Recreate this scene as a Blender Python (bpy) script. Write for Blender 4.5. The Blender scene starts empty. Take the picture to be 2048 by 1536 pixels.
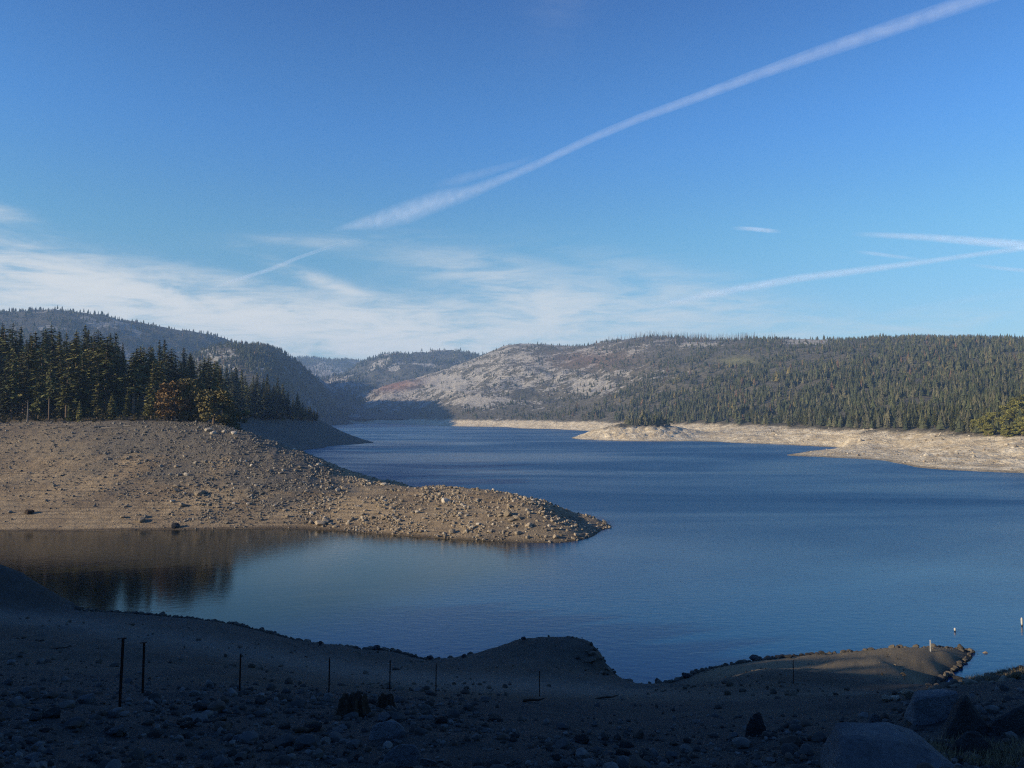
import bpy, math, random
import numpy as np
from mathutils import Vector, Matrix

random.seed(7)
rng = np.random.default_rng(7)
C = bpy.context.scene.collection
SC = bpy.context.scene
R = math.radians

# ------------------------------------------------------------------ camera, light, sky
EYE = 28.0                      # metres above the lake
FPX = 1547.0                    # focal length for a 2048 px wide frame
HOR = 828.0                     # row of the horizon
PITCH = math.atan((HOR - 768) / FPX)
SUN_AZ, SUN_EL = 248.0, 17.0    # azimuth clockwise from +Y
SKY_STRENGTH, SUN_STRENGTH, EXPOSURE = 0.10, 5.0, 0.62
HAZE_DENSITY = 0.0001

cam = bpy.data.objects.new('camera', bpy.data.cameras.new('camera'))
C.objects.link(cam)
cam.location = (0, 0, EYE)
cam.rotation_euler = (math.pi / 2 + PITCH, 0, 0)
cam.data.sensor_width = 36
cam.data.lens = 36 * FPX / 2048
cam.data.clip_start = 0.2
cam.data.clip_end = 200000
SC.camera = cam
SC.view_settings.view_transform = 'Standard'
SC.view_settings.look = 'None'
SC.view_settings.exposure = EXPOSURE
SC.view_settings.gamma = 1
SC.cycles.use_denoising = False
SC.cycles.pixel_filter_type = 'BLACKMAN_HARRIS'
SC.cycles.filter_width = 1.2
SC.cycles.max_bounces = 5
SC.cycles.transparent_max_bounces = 12
SC.cycles.volume_bounces = 1

SUN = Vector((math.sin(R(SUN_AZ)) * math.cos(R(SUN_EL)), math.cos(R(SUN_AZ)) * math.cos(R(SUN_EL)), math.sin(R(SUN_EL))))
sl = bpy.data.lights.new('sun', 'SUN')
sl.energy = SUN_STRENGTH
sl.angle = R(0.53)
sl.color = (1.0, 0.83, 0.58)
so = bpy.data.objects.new('sun', sl)
C.objects.link(so)
so.rotation_euler = SUN.to_track_quat('Z', 'Y').to_euler()
so.location = (-80, -40, 120)


class NT:
    """small helper that builds shader math"""
    def __init__(self, tree):
        self.t = tree

    def n(self, kind, **kw):
        nd = self.t.nodes.new(kind)
        for k, v in kw.items():
            setattr(nd, k, v)
        return nd

    def put(self, sock, v):
        if isinstance(v, bpy.types.NodeSocket):
            self.t.links.new(v, sock)
        else:
            sock.default_value = v

    def m(self, op, a, b=None, c=None, clamp=False):
        nd = self.n('ShaderNodeMath', operation=op)
        nd.use_clamp = clamp
        self.put(nd.inputs[0], a)
        if b is not None:
            self.put(nd.inputs[1], b)
        if c is not None:
            self.put(nd.inputs[2], c)
        return nd.outputs[0]

    def ramp(self, v, lo, hi, a=0.0, b=1.0):
        nd = self.n('ShaderNodeMapRange', interpolation_type='SMOOTHSTEP')
        self.put(nd.inputs[0], v)
        nd.inputs[1].default_value = lo
        nd.inputs[2].default_value = hi
        nd.inputs[3].default_value = a
        nd.inputs[4].default_value = b
        return nd.outputs[0]

    def mix(self, f, a, b, blend='MIX'):
        nd = self.n('ShaderNodeMix', data_type='RGBA', blend_type=blend)
        self.put(nd.inputs[0], f)
        self.put(nd.inputs[6], a if isinstance(a, bpy.types.NodeSocket) else (*a, 1))
        self.put(nd.inputs[7], b if isinstance(b, bpy.types.NodeSocket) else (*b, 1))
        return nd.outputs[2]

    def noise(self, vec, scale, detail=4.0, rough=0.55, dist=0.0):
        nd = self.n('ShaderNodeTexNoise')
        self.put(nd.inputs['Vector'], vec)
        nd.inputs['Scale'].default_value = scale
        nd.inputs['Detail'].default_value = detail
        nd.inputs['Roughness'].default_value = rough
        nd.inputs['Distortion'].default_value = dist
        return nd.outputs['Fac']

    def comb(self, x, y, z):
        nd = self.n('ShaderNodeCombineXYZ')
        for i, v in enumerate((x, y, z)):
            self.put(nd.inputs[i], v)
        return nd.outputs[0]

    def attr(self, name, out='Fac'):
        nd = self.n('ShaderNodeAttribute', attribute_name=name)
        return nd.outputs[out]


def build_world():
    w = bpy.data.worlds.new('World')
    SC.world = w
    w.use_nodes = True
    t = w.node_tree
    t.nodes.clear()
    q = NT(t)
    out = q.n('ShaderNodeOutputWorld')
    bg = q.n('ShaderNodeBackground')
    bg.inputs[1].default_value = SKY_STRENGTH
    sky = q.n('ShaderNodeTexSky', sky_type='NISHITA')
    sky.sun_disc = False
    sky.sun_elevation = R(SUN_EL)
    sky.sun_rotation = R(SUN_AZ)
    sky.altitude = 1400
    sky.air_density = 1.0
    sky.dust_density = 0.35
    sky.ozone_density = 2.6
    tc = q.n('ShaderNodeTexCoord')
    sep = q.n('ShaderNodeSeparateXYZ')
    t.links.new(tc.outputs['Generated'], sep.inputs[0])
    x, y, z = sep.outputs
    az = q.m('ARCTAN2', x, y)
    el = q.m('ARCSINE', z)
    zc = q.m('ADD', q.m('MAXIMUM', z, 0.0), 0.06)
    px, py = q.m('DIVIDE', x, zc), q.m('DIVIDE', y, zc)
    # high ice cloud: streaky noise laid out on a flat layer overhead
    v1 = q.comb(q.m('ADD', q.m('MULTIPLY', px, 0.30), q.m('MULTIPLY', py, 0.06)), q.m('MULTIPLY', py, 0.55), 3.0)
    n1 = q.noise(v1, 1.5, 8.0, 0.60, 0.6)
    n2 = q.noise(q.comb(q.m('MULTIPLY', az, 9.0), q.m('MULTIPLY', el, 46.0), 7.0), 1.0, 7.0, 0.60, 0.9)
    n3 = q.noise(q.comb(q.m('ADD', q.m('MULTIPLY', az, 22.0), q.m('MULTIPLY', el, -30.0)), q.m('MULTIPLY', el, 120.0), 1.0), 1.0, 5.0, 0.6, 0.5)
    tex = q.m('ADD', q.m('MULTIPLY', n2, 0.65), q.m('ADD', q.m('MULTIPLY', n1, 0.2), q.m('MULTIPLY', n3, 0.3)))

    total = None
    # banks of cirrus over the far hills: azimuth, elevation, half width, half height (degrees), tilt, amount
    for a0, e0, wa, we, tilt, amt in CIRRUS:
        ca, sa = math.cos(R(tilt)), math.sin(R(tilt))
        da, de = q.m('SUBTRACT', az, R(a0)), q.m('SUBTRACT', el, R(e0))
        u = q.m('DIVIDE', q.m('ADD', q.m('MULTIPLY', da, ca), q.m('MULTIPLY', de, sa)), R(wa))
        v = q.m('DIVIDE', q.m('SUBTRACT', q.m('MULTIPLY', de, ca), q.m('MULTIPLY', da, sa)), R(we))
        r2 = q.m('ADD', q.m('MULTIPLY', u, u), q.m('MULTIPLY', v, v))
        g = q.m('MULTIPLY', q.m('EXPONENT', q.m('MULTIPLY', r2, -1.0)), amt)
        total = g if total is None else q.m('ADD', total, g)
    dens = q.m('MULTIPLY', total, q.ramp(tex, 0.40, 0.78, 0.12, 1.7))
    dens = q.m('SUBTRACT', 1.0, q.m('EXPONENT', q.m('MULTIPLY', dens, -1.0)))
    dens = q.m('MULTIPLY', dens, q.ramp(el, -0.02, 0.03), clamp=True)
    k = 1.0 / SKY_STRENGTH
    grad = q.mix(q.ramp(el, R(3), R(14)), (0.66, 0.76, 0.76), (0.65, 1.00, 1.00))
    grad = q.mix(q.ramp(el, R(11), R(21)), grad, (0.52, 0.98, 1.32))
    grad = q.mix(q.ramp(el, R(18), R(36)), grad, (0.35, 0.68, 1.12))
    skyc = q.mix(1.0, sky.outputs[0], grad, 'MULTIPLY')
    col = q.mix(dens, skyc, (0.50 * k, 0.515 * k, 0.515 * k))
    t.links.new(col, bg.inputs[0])
    t.links.new(bg.outputs[0], out.inputs[0])


CIRRUS = [
    (-33.0, 9.0, 8.0, 1.5, -6, 1.6), (-29.0, 7.2, 9.0, 1.5, -2, 1.3), (-19.0, 6.9, 13.0, 1.5, -3, 1.5),
    (-12.0, 5.2, 20.0, 1.9, 0, 1.5), (2.0, 9.0, 9.5, 1.5, -14, 0.75), (-2.0, 7.4, 12.0, 1.1, -2, 0.7),
    (14.0, 8.2, 9.0, 1.6, -16, 0.40), (-34.5, 12.4, 2.0, 0.40, -8, 0.9), (-13.5, 9.4, 3.5, 0.42, -18, 0.9),
    (-22.0, 9.4, 3.5, 0.5, -6, 0.7), (8.0, 3.4, 24.0, 1.4, 0, 0.7), (30.0, 6.0, 14.0, 0.9, 6, 0.16),
    (-64.0, 7.5, 15.0, 1.8, 0, 1.0), (-15.0, 12.2, 5.0, 0.5, 3, 0.25), (4.0, 29.0, 4.0, 2.2, 50, 0.03),
]
build_world()


# ------------------------------------------------------------------ helpers
def tag(o, label, cat=None, group=None, kind=None):
    label = label.replace('medium ', '') if len(label.split()) > 16 else label
    o['label'] = label
    if cat:
        o['category'] = cat
    if group:
        o['group'] = group
    if kind:
        o['kind'] = kind
    return o


def mesh_np(name, verts, faces, mats=(), smooth=False, midx=None):
    """mesh from numpy arrays; faces is one array (n x 3 or n x 4) or a list of such arrays"""
    fl = faces if isinstance(faces, list) else [faces]
    me = bpy.data.meshes.new(name)
    v = np.asarray(verts, dtype=np.float32)
    me.vertices.add(len(v))
    me.vertices.foreach_set('co', v.ravel())
    nl = sum(f.size for f in fl)
    npoly = sum(len(f) for f in fl)
    me.loops.add(nl)
    me.polygons.add(npoly)
    me.loops.foreach_set('vertex_index', np.concatenate([np.asarray(f, dtype=np.int32).ravel() for f in fl]))
    tot = np.concatenate([np.full(len(f), f.shape[1], dtype=np.int32) for f in fl])
    me.polygons.foreach_set('loop_start', (np.cumsum(tot) - tot).astype(np.int32))
    me.polygons.foreach_set('loop_total', tot)
    me.polygons.foreach_set('use_smooth', np.full(npoly, bool(smooth)))
    for m in mats:
        me.materials.append(m)
    if midx is not None:
        me.polygons.foreach_set('material_index', np.asarray(midx, dtype=np.int32))
    me.update(calc_edges=True)
    return me


def add_attr(me, name, data):
    a = me.attributes.new(name, 'FLOAT', 'POINT')
    a.data.foreach_set('value', np.asarray(data, dtype=np.float32).ravel())


def add_color(me, name, data):
    a = me.attributes.new(name, 'FLOAT_COLOR', 'POINT')
    d = np.ones((len(data), 4), dtype=np.float32)
    d[:, :3] = data
    a.data.foreach_set('color', d.ravel())


def link(name, data, parent=None):
    o = bpy.data.objects.new(name, data)
    C.objects.link(o)
    if parent is not None:
        o.parent = parent
    return o


def vnoise(x, y, seed=0):
    """2-D gradient noise in about -0.7..0.7"""
    xi, yi = np.floor(x).astype(np.int64), np.floor(y).astype(np.int64)
    xf, yf = x - xi, y - yi

    def grad(ix, iy, fx, fy):
        h = (ix * 374761393 + iy * 668265263 + seed * 974634777) & 0xffffffff
        h = ((h ^ (h >> 13)) * 1274126177) & 0xffffffff
        h = (h ^ (h >> 16)) & 0xffff
        a = h * (2 * np.pi / 65536.0)
        return np.cos(a) * fx + np.sin(a) * fy
    u, v = xf ** 3 * (xf * (xf * 6 - 15) + 10), yf ** 3 * (yf * (yf * 6 - 15) + 10)
    a = grad(xi, yi, xf, yf)
    b = grad(xi + 1, yi, xf - 1, yf)
    c = grad(xi, yi + 1, xf, yf - 1)
    d = grad(xi + 1, yi + 1, xf - 1, yf - 1)
    return (a + u * (b - a)) + v * ((c + u * (d - c)) - (a + u * (b - a)))


def fbm(x, y, size, octv=5, seed=0, gain=0.5):
    s, amp, f = 0, 1.0, 1.0 / size
    for i in range(octv):
        s = s + amp * vnoise(x * f + 17.3 * i, y * f - 9.1 * i, seed + i)
        amp *= gain
        f *= 2.03
    return s


def ss(x, a, b):
    t = np.clip((x - a) / (b - a), 0, 1)
    return t * t * (3 - 2 * t)


CP, SP = math.cos(PITCH), math.sin(PITCH)


def ray(px, py):
    """direction with unit forward (Y) component through a pixel of the photograph"""
    u, v = (px - 1024) / FPX, (768 - py) / FPX
    dy, dz = CP - v * SP, SP + v * CP
    return u / dy, dz / dy


def P(px, py, d):
    """the place at forward distance d seen at that pixel"""
    a, b = ray(px, py)
    return (a * d, d, EYE + b * d)


def W(px, py, z=0.0):
    """the place on the lake level seen at that pixel"""
    a, b = ray(px, py)
    d = (z - EYE) / b
    return (a * d, d, z)


class Terrain:
    """thin-plate surface through surveyed points, plus relief"""
    def __init__(self, pts, polar=False, relief=None):
        p = np.array(pts, dtype=np.float64)
        self.polar, self.relief = polar, relief
        k = self.key(p[:, 0], p[:, 1])
        self.c = k.mean(0)
        self.s = k.std(0).max()
        k = (k - self.c) / self.s
        n = len(p)
        A = np.zeros((n + 3, n + 3))
        A[:n, :n] = self.ker(k, k) + np.eye(n) * 2e-4
        A[:n, n] = 1
        A[:n, n + 1:] = k
        A[n:, :n] = A[:n, n:].T
        b = np.zeros(n + 3)
        b[:n] = p[:, 2]
        self.w = np.linalg.solve(A, b)
        self.k = k

    def key(self, x, y):
        if self.polar:
            return np.stack([x / np.maximum(y, 1) * 1.6, np.log(np.maximum(y, 1))], 1)
        return np.stack([x, y], 1)

    @staticmethod
    def ker(a, b):
        r2 = ((a[:, None, :] - b[None, :, :]) ** 2).sum(2)
        return 0.5 * r2 * np.log(r2 + 1e-12)

    def base(self, x, y):
        x, y = np.atleast_1d(np.asarray(x, float)), np.atleast_1d(np.asarray(y, float))
        k = (self.key(x, y) - self.c) / self.s
        out = np.empty(len(x))
        n = len(self.k)
        for i in range(0, len(x), 20000):
            q = k[i:i + 20000]
            out[i:i + 20000] = self.ker(q, self.k) @ self.w[:n] + self.w[n] + q @ self.w[n + 1:]
        return out

    def h(self, x, y):
        x, y = np.atleast_1d(np.asarray(x, float)), np.atleast_1d(np.asarray(y, float))
        z = self.base(x, y)
        return z + self.relief(x, y, z) if self.relief else z

    def at(self, x, y):
        return float(self.h([x], [y])[0])

    def hit(self, px, py, d0, d1, n=400):
        """where the line of sight through a pixel first meets this ground"""
        a, b = ray(px, py)
        d = np.exp(np.linspace(math.log(d0), math.log(d1), n))
        z = self.h(a * d, d)
        i = np.nonzero(z > EYE + b * d)[0]
        i = i[0] if len(i) else int(np.argmax(z - (EYE + b * d)))
        return (a * d[i], d[i], float(z[i]))


def polar_grid(px0, px1, d0, d1, nu, nd, split=None):
    u = np.linspace((px0 - 1024) / FPX, (px1 - 1024) / FPX, nu)
    d = np.exp(np.linspace(math.log(d0), math.log(d1), nd))
    if split:       # more rows on the near part
        d = np.concatenate([np.exp(np.linspace(math.log(d0), math.log(split[0]), split[1], endpoint=False)), np.exp(np.linspace(math.log(split[0]), math.log(d1), nd - split[1]))])
    U, D = np.meshgrid(u, d)
    return (U * D).ravel(), D.ravel(), grid_faces(nu, nd)


def grid_faces(nu, nd):
    i = np.arange(nu - 1)[None, :] + np.arange(nd - 1)[:, None] * nu
    return np.stack([i, i + 1, i + nu + 1, i + nu], 2).reshape(-1, 4)


def ground_mesh(name, x, y, z, f, mat, attrs, drop=-6.0):
    keep = (z[f] > drop).any(1)
    f = f[keep]
    used = np.unique(f)
    remap = np.full(len(x), -1)
    remap[used] = np.arange(len(used))
    me = mesh_np(name, np.stack([x, y, z], 1)[used], remap[f], [mat], smooth=True)
    for k, v in attrs.items():
        add_attr(me, k, v[used])
    return link(name, me)


def new_mat(name):
    m = bpy.data.materials.new(name)
    m.use_nodes = True
    q = NT(m.node_tree)
    b = m.node_tree.nodes['Principled BSDF']
    b.inputs['Roughness'].default_value = 0.9
    b.inputs['Specular IOR Level'].default_value = 0.2
    return m, q, b


def bump(q, b, height, strength, dist):
    n = q.n('ShaderNodeBump')
    n.inputs['Strength'].default_value = strength
    n.inputs['Distance'].default_value = dist
    q.put(n.inputs['Height'], height)
    q.t.links.new(n.outputs[0], b.inputs['Normal'])


# ------------------------------------------------------------------ materials of the land
def mat_bank():
    m, q, b = new_mat('bank_soil')
    g = q.n('ShaderNodeNewGeometry').outputs['Position']
    sep = q.n('ShaderNodeSeparateXYZ')
    q.put(sep.inputs[0], g)
    n_big, n_mid, n_fine = q.noise(g, 0.06, 6), q.noise(g, 0.45, 6, 0.65), q.noise(g, 2.2, 5, 0.7)
    sand = q.mix(q.ramp(n_mid, 0.3, 0.75), (0.260, 0.195, 0.120), (0.385, 0.300, 0.195))
    sand = q.mix(q.ramp(n_big, 0.40, 0.7), sand, (0.18, 0.135, 0.09))
    band = q.noise(q.comb(0.0, q.m('MULTIPLY', q.m('ADD', sep.outputs[0], sep.outputs[1]), 0.012), q.m('MULTIPLY', sep.outputs[2], 3.2)), 1.0, 4, 0.7)
    sand = q.mix(q.ramp(band, 0.50, 0.60, 0.0, 0.65), sand, (0.135, 0.105, 0.075))
    scree = q.mix(q.ramp(n_fine, 0.32, 0.68), (0.064, 0.060, 0.052), (0.190, 0.177, 0.155))
    scree = q.mix(q.ramp(n_mid, 0.4, 0.7, 0.0, 0.6), scree, (0.105, 0.085, 0.065))
    f = q.m('ADD', q.attr('scree'), q.m('MULTIPLY', q.m('SUBTRACT', n_mid, 0.5), 0.9), clamp=True)
    col = q.mix(q.ramp(f, 0.05, 0.95, 0.0, 0.85), sand, scree)
    duff = q.mix(n_fine, (0.045, 0.038, 0.026), (0.085, 0.070, 0.045))
    col = q.mix(q.attr('duff'), col, duff)
    wet = q.ramp(sep.outputs[2], 0.05, 0.55, 0.45, 1.0)
    col = q.mix(1.0, col, q.comb(wet, wet, wet), 'MULTIPLY')
    q.put(b.inputs['Base Color'], col)
    bump(q, b, q.m('ADD', n_fine, q.m('MULTIPLY', n_mid, 1.5)), 1.0, 0.55)
    return m


def mat_shore():
    """dark gravel of the near shore"""
    m, q, b = new_mat('foreshore_gravel')
    g = q.n('ShaderNodeNewGeometry').outputs['Position']
    sep = q.n('ShaderNodeSeparateXYZ')
    q.put(sep.inputs[0], g)
    n_big, n_mid, n_fine, n_grit = q.noise(g, 0.10, 6), q.noise(g, 0.8, 6, 0.65), q.noise(g, 5, 5, 0.7), q.noise(g, 22, 4, 0.7)
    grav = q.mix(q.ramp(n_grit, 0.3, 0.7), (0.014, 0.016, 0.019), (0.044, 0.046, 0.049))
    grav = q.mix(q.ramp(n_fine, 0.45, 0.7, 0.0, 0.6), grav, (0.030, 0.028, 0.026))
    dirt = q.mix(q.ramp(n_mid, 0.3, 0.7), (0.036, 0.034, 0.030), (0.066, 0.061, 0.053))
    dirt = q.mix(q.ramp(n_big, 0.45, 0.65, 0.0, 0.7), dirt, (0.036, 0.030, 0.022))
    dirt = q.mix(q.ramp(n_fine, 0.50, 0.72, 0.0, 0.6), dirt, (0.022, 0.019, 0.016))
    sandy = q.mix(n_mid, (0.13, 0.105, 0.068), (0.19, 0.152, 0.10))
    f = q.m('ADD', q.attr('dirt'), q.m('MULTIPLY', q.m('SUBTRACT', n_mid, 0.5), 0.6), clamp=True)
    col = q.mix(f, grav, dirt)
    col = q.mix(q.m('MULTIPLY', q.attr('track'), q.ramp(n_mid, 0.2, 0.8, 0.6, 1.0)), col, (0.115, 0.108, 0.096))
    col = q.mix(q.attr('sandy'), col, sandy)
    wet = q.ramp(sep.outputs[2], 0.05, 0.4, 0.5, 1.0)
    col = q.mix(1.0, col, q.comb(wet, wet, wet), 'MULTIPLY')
    q.put(b.inputs['Base Color'], col)
    bump(q, b, q.m('ADD', n_grit, q.m('MULTIPLY', n_fine, 2.0)), 0.8, 0.06)
    return m


def mat_hill(name, brush_a, brush_b, rock_a, rock_b, ring_a, ring_b, size=1.0):
    m, q, b = new_mat(name)
    g = q.n('ShaderNodeNewGeometry').outputs['Position']
    sep = q.n('ShaderNodeSeparateXYZ')
    q.put(sep.inputs[0], g)
    n_mid, n_fine = q.noise(g, 0.018 / size, 8, 0.68), q.noise(g, 0.11 / size, 6, 0.7)
    n_spk = q.noise(g, 0.35 / size, 3, 0.7)
    brush = q.mix(q.ramp(n_fine, 0.35, 0.7), brush_a, brush_b)
    rock = q.mix(q.ramp(n_fine, 0.3, 0.7), rock_a, rock_b)
    rock = q.mix(q.ramp(n_spk, 0.5, 0.66, 0.0, 0.75), rock, brush_a)
    f = q.m('ADD', q.attr('rock'), q.m('MULTIPLY', q.m('SUBTRACT', q.m('ADD', n_mid, q.m('MULTIPLY', n_fine, 0.7)), 0.85), 1.6), clamp=True)
    col = q.mix(q.ramp(f, 0.455, 0.545), brush, rock)
    col = q.mix(q.m('MULTIPLY', q.attr('red'), q.ramp(n_fine, 0.35, 0.6, 0.3, 1.0)), col, (0.21, 0.085, 0.045))
    col = q.mix(q.m('MULTIPLY', q.attr('meadow'), q.ramp(n_spk, 0.3, 0.6, 0.5, 1.0)), col, (0.17, 0.16, 0.07))
    n_r = q.noise(g, 0.10, 7, 0.7, 0.5)
    n_r2 = q.noise(q.comb(q.m('MULTIPLY', sep.outputs[0], 0.03), q.m('MULTIPLY', sep.outputs[1], 0.03), q.m('MULTIPLY', sep.outputs[2], 0.5)), 1.0, 5, 0.7)
    ring = q.mix(q.ramp(n_r, 0.38, 0.66), ring_a, ring_b)
    ring = q.mix(q.ramp(n_r2, 0.50, 0.62, 0.0, 0.7), ring, ring_a)
    band = q.noise(q.comb(q.m('MULTIPLY', sep.outputs[0], 0.006), q.m('MULTIPLY', sep.outputs[1], 0.006), q.m('MULTIPLY', sep.outputs[2], 1.6)), 1.0, 4, 0.75)
    ring = q.mix(q.ramp(band, 0.54, 0.64, 0.0, 0.45), ring, (0.22, 0.175, 0.115))
    wetl = q.ramp(sep.outputs[2], 0.15, 0.9, 0.55, 1.0)
    ring = q.mix(1.0, ring, q.comb(wetl, wetl, wetl), 'MULTIPLY')
    ring = q.mix(q.ramp(q.noise(g, 0.5, 4, 0.75), 0.56, 0.70, 0.0, 0.6), ring, (0.14, 0.12, 0.095))
    col = q.mix(q.attr('ring'), col, ring)
    q.put(b.inputs['Base Color'], col)
    bump(q, b, q.m('ADD', n_fine, q.m('MULTIPLY', n_spk, 0.4)), 0.8, 5.0 * size)
    return m


M_BANK, M_SHORE = mat_bank(), mat_shore()
RING_A, RING_B = (0.43, 0.345, 0.22), (0.72, 0.63, 0.465)
M_RHILL = mat_hill('granite_hillside', (0.062, 0.056, 0.038), (0.150, 0.130, 0.092), (0.20, 0.185, 0.160), (0.43, 0.395, 0.345), RING_A, RING_B)
M_LHILL = mat_hill('wooded_hillside', (0.040, 0.040, 0.032), (0.105, 0.090, 0.068), (0.16, 0.155, 0.145), (0.30, 0.29, 0.27), RING_A, RING_B)
M_FAR = mat_hill('far_mountain_rock', (0.050, 0.052, 0.045), (0.11, 0.10, 0.085), (0.20, 0.19, 0.175), (0.36, 0.34, 0.31), RING_A, RING_B, 2.2)

# ------------------------------------------------------------------ the point and its stony spit, left
bc = []
near_line = [(-260, 1076), (-100, 1068), (0, 1063), (120, 1063), (240, 1061), (360, 1060), (480, 1058), (600, 1058), (660, 1061),
             (720, 1065), (800, 1071), (880, 1077), (960, 1081), (1030, 1084), (1090, 1086), (1140, 1084), (1190, 1072), (1226, 1056)]
for px, py in near_line:
    bc.append(W(px, py))
    x, y, z = W(px, py)
    bc.append((x * (y - 13) / y, y - 13, -2.6))
    bc.append((x * (y - 30) / y, y - 30, -5.0))
bc += [P(*a) for a in [
    (1218, 1049, 196), (1175, 1031, 199), (1107, 1010, 203), (1038, 990, 209), (970, 979, 215), (881, 974, 224), (827, 976, 230), (760, 966, 233),
    (690, 958, 234), (680, 942, 244), (640, 925, 248), (594, 905, 253), (540, 884, 258), (480, 866, 263), (420, 858, 265), (360, 854, 266), (300, 852, 268),
    (200, 851, 270), (100, 851, 272), (0, 850, 274), (-120, 850, 276), (-260, 850, 278),
    (731, 956, 262), (799, 964, 268), (827, 975, 271),
    (100, 1012, 205), (-100, 1012, 206), (250, 1010, 205), (100, 930, 238), (-100, 930, 240), (260, 925, 238), (400, 1003, 207), (400, 930, 234), (400, 880, 253),
    (540, 1010, 205), (540, 950, 226), (640, 1003, 208), (640, 962, 226), (760, 1003, 204), (800, 988, 214), (900, 1032, 188), (900, 1000, 204),
    (1000, 1042, 182), (1000, 1010, 197), (1060, 1006, 193), (1082, 1034, 182), (1100, 1060, 175), (1140, 1041, 195), (1180, 1048, 192)]]
for px, d, z in [(1215, 205, -2.5), (1150, 216, -2.5), (1060, 228, -3), (960, 240, -3), (880, 258, -3), (850, 290, -4), (780, 305, -4), (700, 310, -4),
                 (640, 330, -4), (600, 360, -4), (560, 420, -5), (600, 480, -4), (1260, 190, -3), (1300, 200, -5), (1000, 300, -6), (1250, 260, -6),
                 (800, 420, -6), (700, 520, -5), (900, 600, -7)]:
    x = (px - 1024) / FPX * d
    bc.append((x, d, z))
# bench and wooded rise behind
for px, d, z in [(0, 300, 25.5), (200, 300, 26), (350, 292, 25.3), (430, 285, 24.4), (480, 280, 22), (520, 290, 16), (540, 320, 8), (560, 350, 1),
                 (-250, 330, 33), (0, 350, 35), (0, 430, 48), (-250, 430, 50), (150, 430, 47), (250, 450, 45), (330, 470, 43), (400, 500, 41), (460, 330, 24),
                 (440, 400, 31), (440, 480, 30), (470, 520, 14), (480, 640, 32), (540, 720, 31), (0, 560, 50), (200, 600, 46), (-250, 600, 52), (0, 800, 30), (300, 800, 26), (-250, 850, 30),
                 (450, 850, 16), (560, 880, 4)]:
    bc.append(((px - 1024) / FPX * d, d, z))
# the darker point beyond
for px, py in [(600, 904), (650, 893.5), (700, 889), (745, 885.5)]:
    bc.append(W(px, py))
    x, y, z = W(px, py)
    bc.append((x * (y - 40) / y, y - 40, -4))
bc += [P(*a) for a in [(440, 838, 585), (465, 839, 598), (490, 839.5, 615), (520, 839, 650), (560, 838.5, 690), (500, 862, 555), (530, 872, 560), (632, 838.5, 755), (660, 851, 772), (700, 869, 772), (735, 881, 768), (600, 865, 645), (660, 875, 715),
                       (560, 875, 610), (590, 826, 760), (545, 822, 700)]]
for px, d, z in [(640, 850, 6), (600, 900, 2), (700, 840, -4), (760, 800, -4), (770, 745, -4), (680, 950, -6), (820, 760, -6)]:
    bc.append(((px - 1024) / FPX * d, d, z))


def bc_relief(x, y, z):
    r = fbm(x, y, 14, 4, 3) * 0.55 + fbm(x, y, 2.6, 3, 8) * 0.16
    fade = ss(z, -0.2, 1.6)
    gull = -np.abs(fbm(x + 0.2 * y, y * 0.3, 9, 3, 21)) * 0.7 * ss(z, 5, 10) * ss(x, -130, -80)
    t = (z + 0.35 * fbm(x, y, 30, 3, 27)) / 0.62
    terr = 0.10 * np.sin(2 * np.pi * t) * (0.4 + 0.6 * ss(fbm(x, y, 25, 3, 29), -0.2, 0.2)) * (1 - ss(z, 9, 14))
    return (r * (0.35 + 0.65 * ss(z, 1, 8)) + gull + terr) * fade


T_BC = Terrain(bc, relief=bc_relief)
gx, gy, gf = polar_grid(-280, 1300, 150, 900, 500, 350, split=(285, 280))
gz = T_BC.h(gx, gy)
gpx = gx / gy * FPX + 1024
scree = ss(gz + fbm(gx, gy, 26, 5, 5, 0.62) * 15, 3.0, 15.0) * (1 - 0.75 * ss(gpx + fbm(gx, gy, 18, 3, 12) * 90, 640, 800))
scree *= 0.45 + 0.55 * ss(gpx + fbm(gx, gy, 22, 3, 6) * 150, 60, 330)
scree *= 1 - 0.9 * (1 - ss(gz + fbm(gx, gy, 12, 3, 13) * 2.5, 2.5, 6.0)) * (1 - ss(gpx + fbm(gx, gy, 12, 3, 14) * 120, 260, 480))
scree = np.maximum(scree, 0.5 * ss(gx - 0.9 * (gy - 205), 8, 24) * (gpx > 900))
scree = np.maximum(scree, 0.8 * ss(gy, 470, 520))
duff = ss(gz, 24.3, 26.3) * ss(gy, 272, 290)
duff = np.maximum(duff, ss(gz, 23.2, 24.2) * ss(gy, 480, 560))
o = ground_mesh('point_ground', gx, gy, gz, gf, M_BANK, {'scree': np.clip(scree, 0, 1), 'duff': duff})
tag(o, 'bare tan and grey drawdown bank of the wooded point with its long stony spit', 'lake bank', kind='structure')

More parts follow.
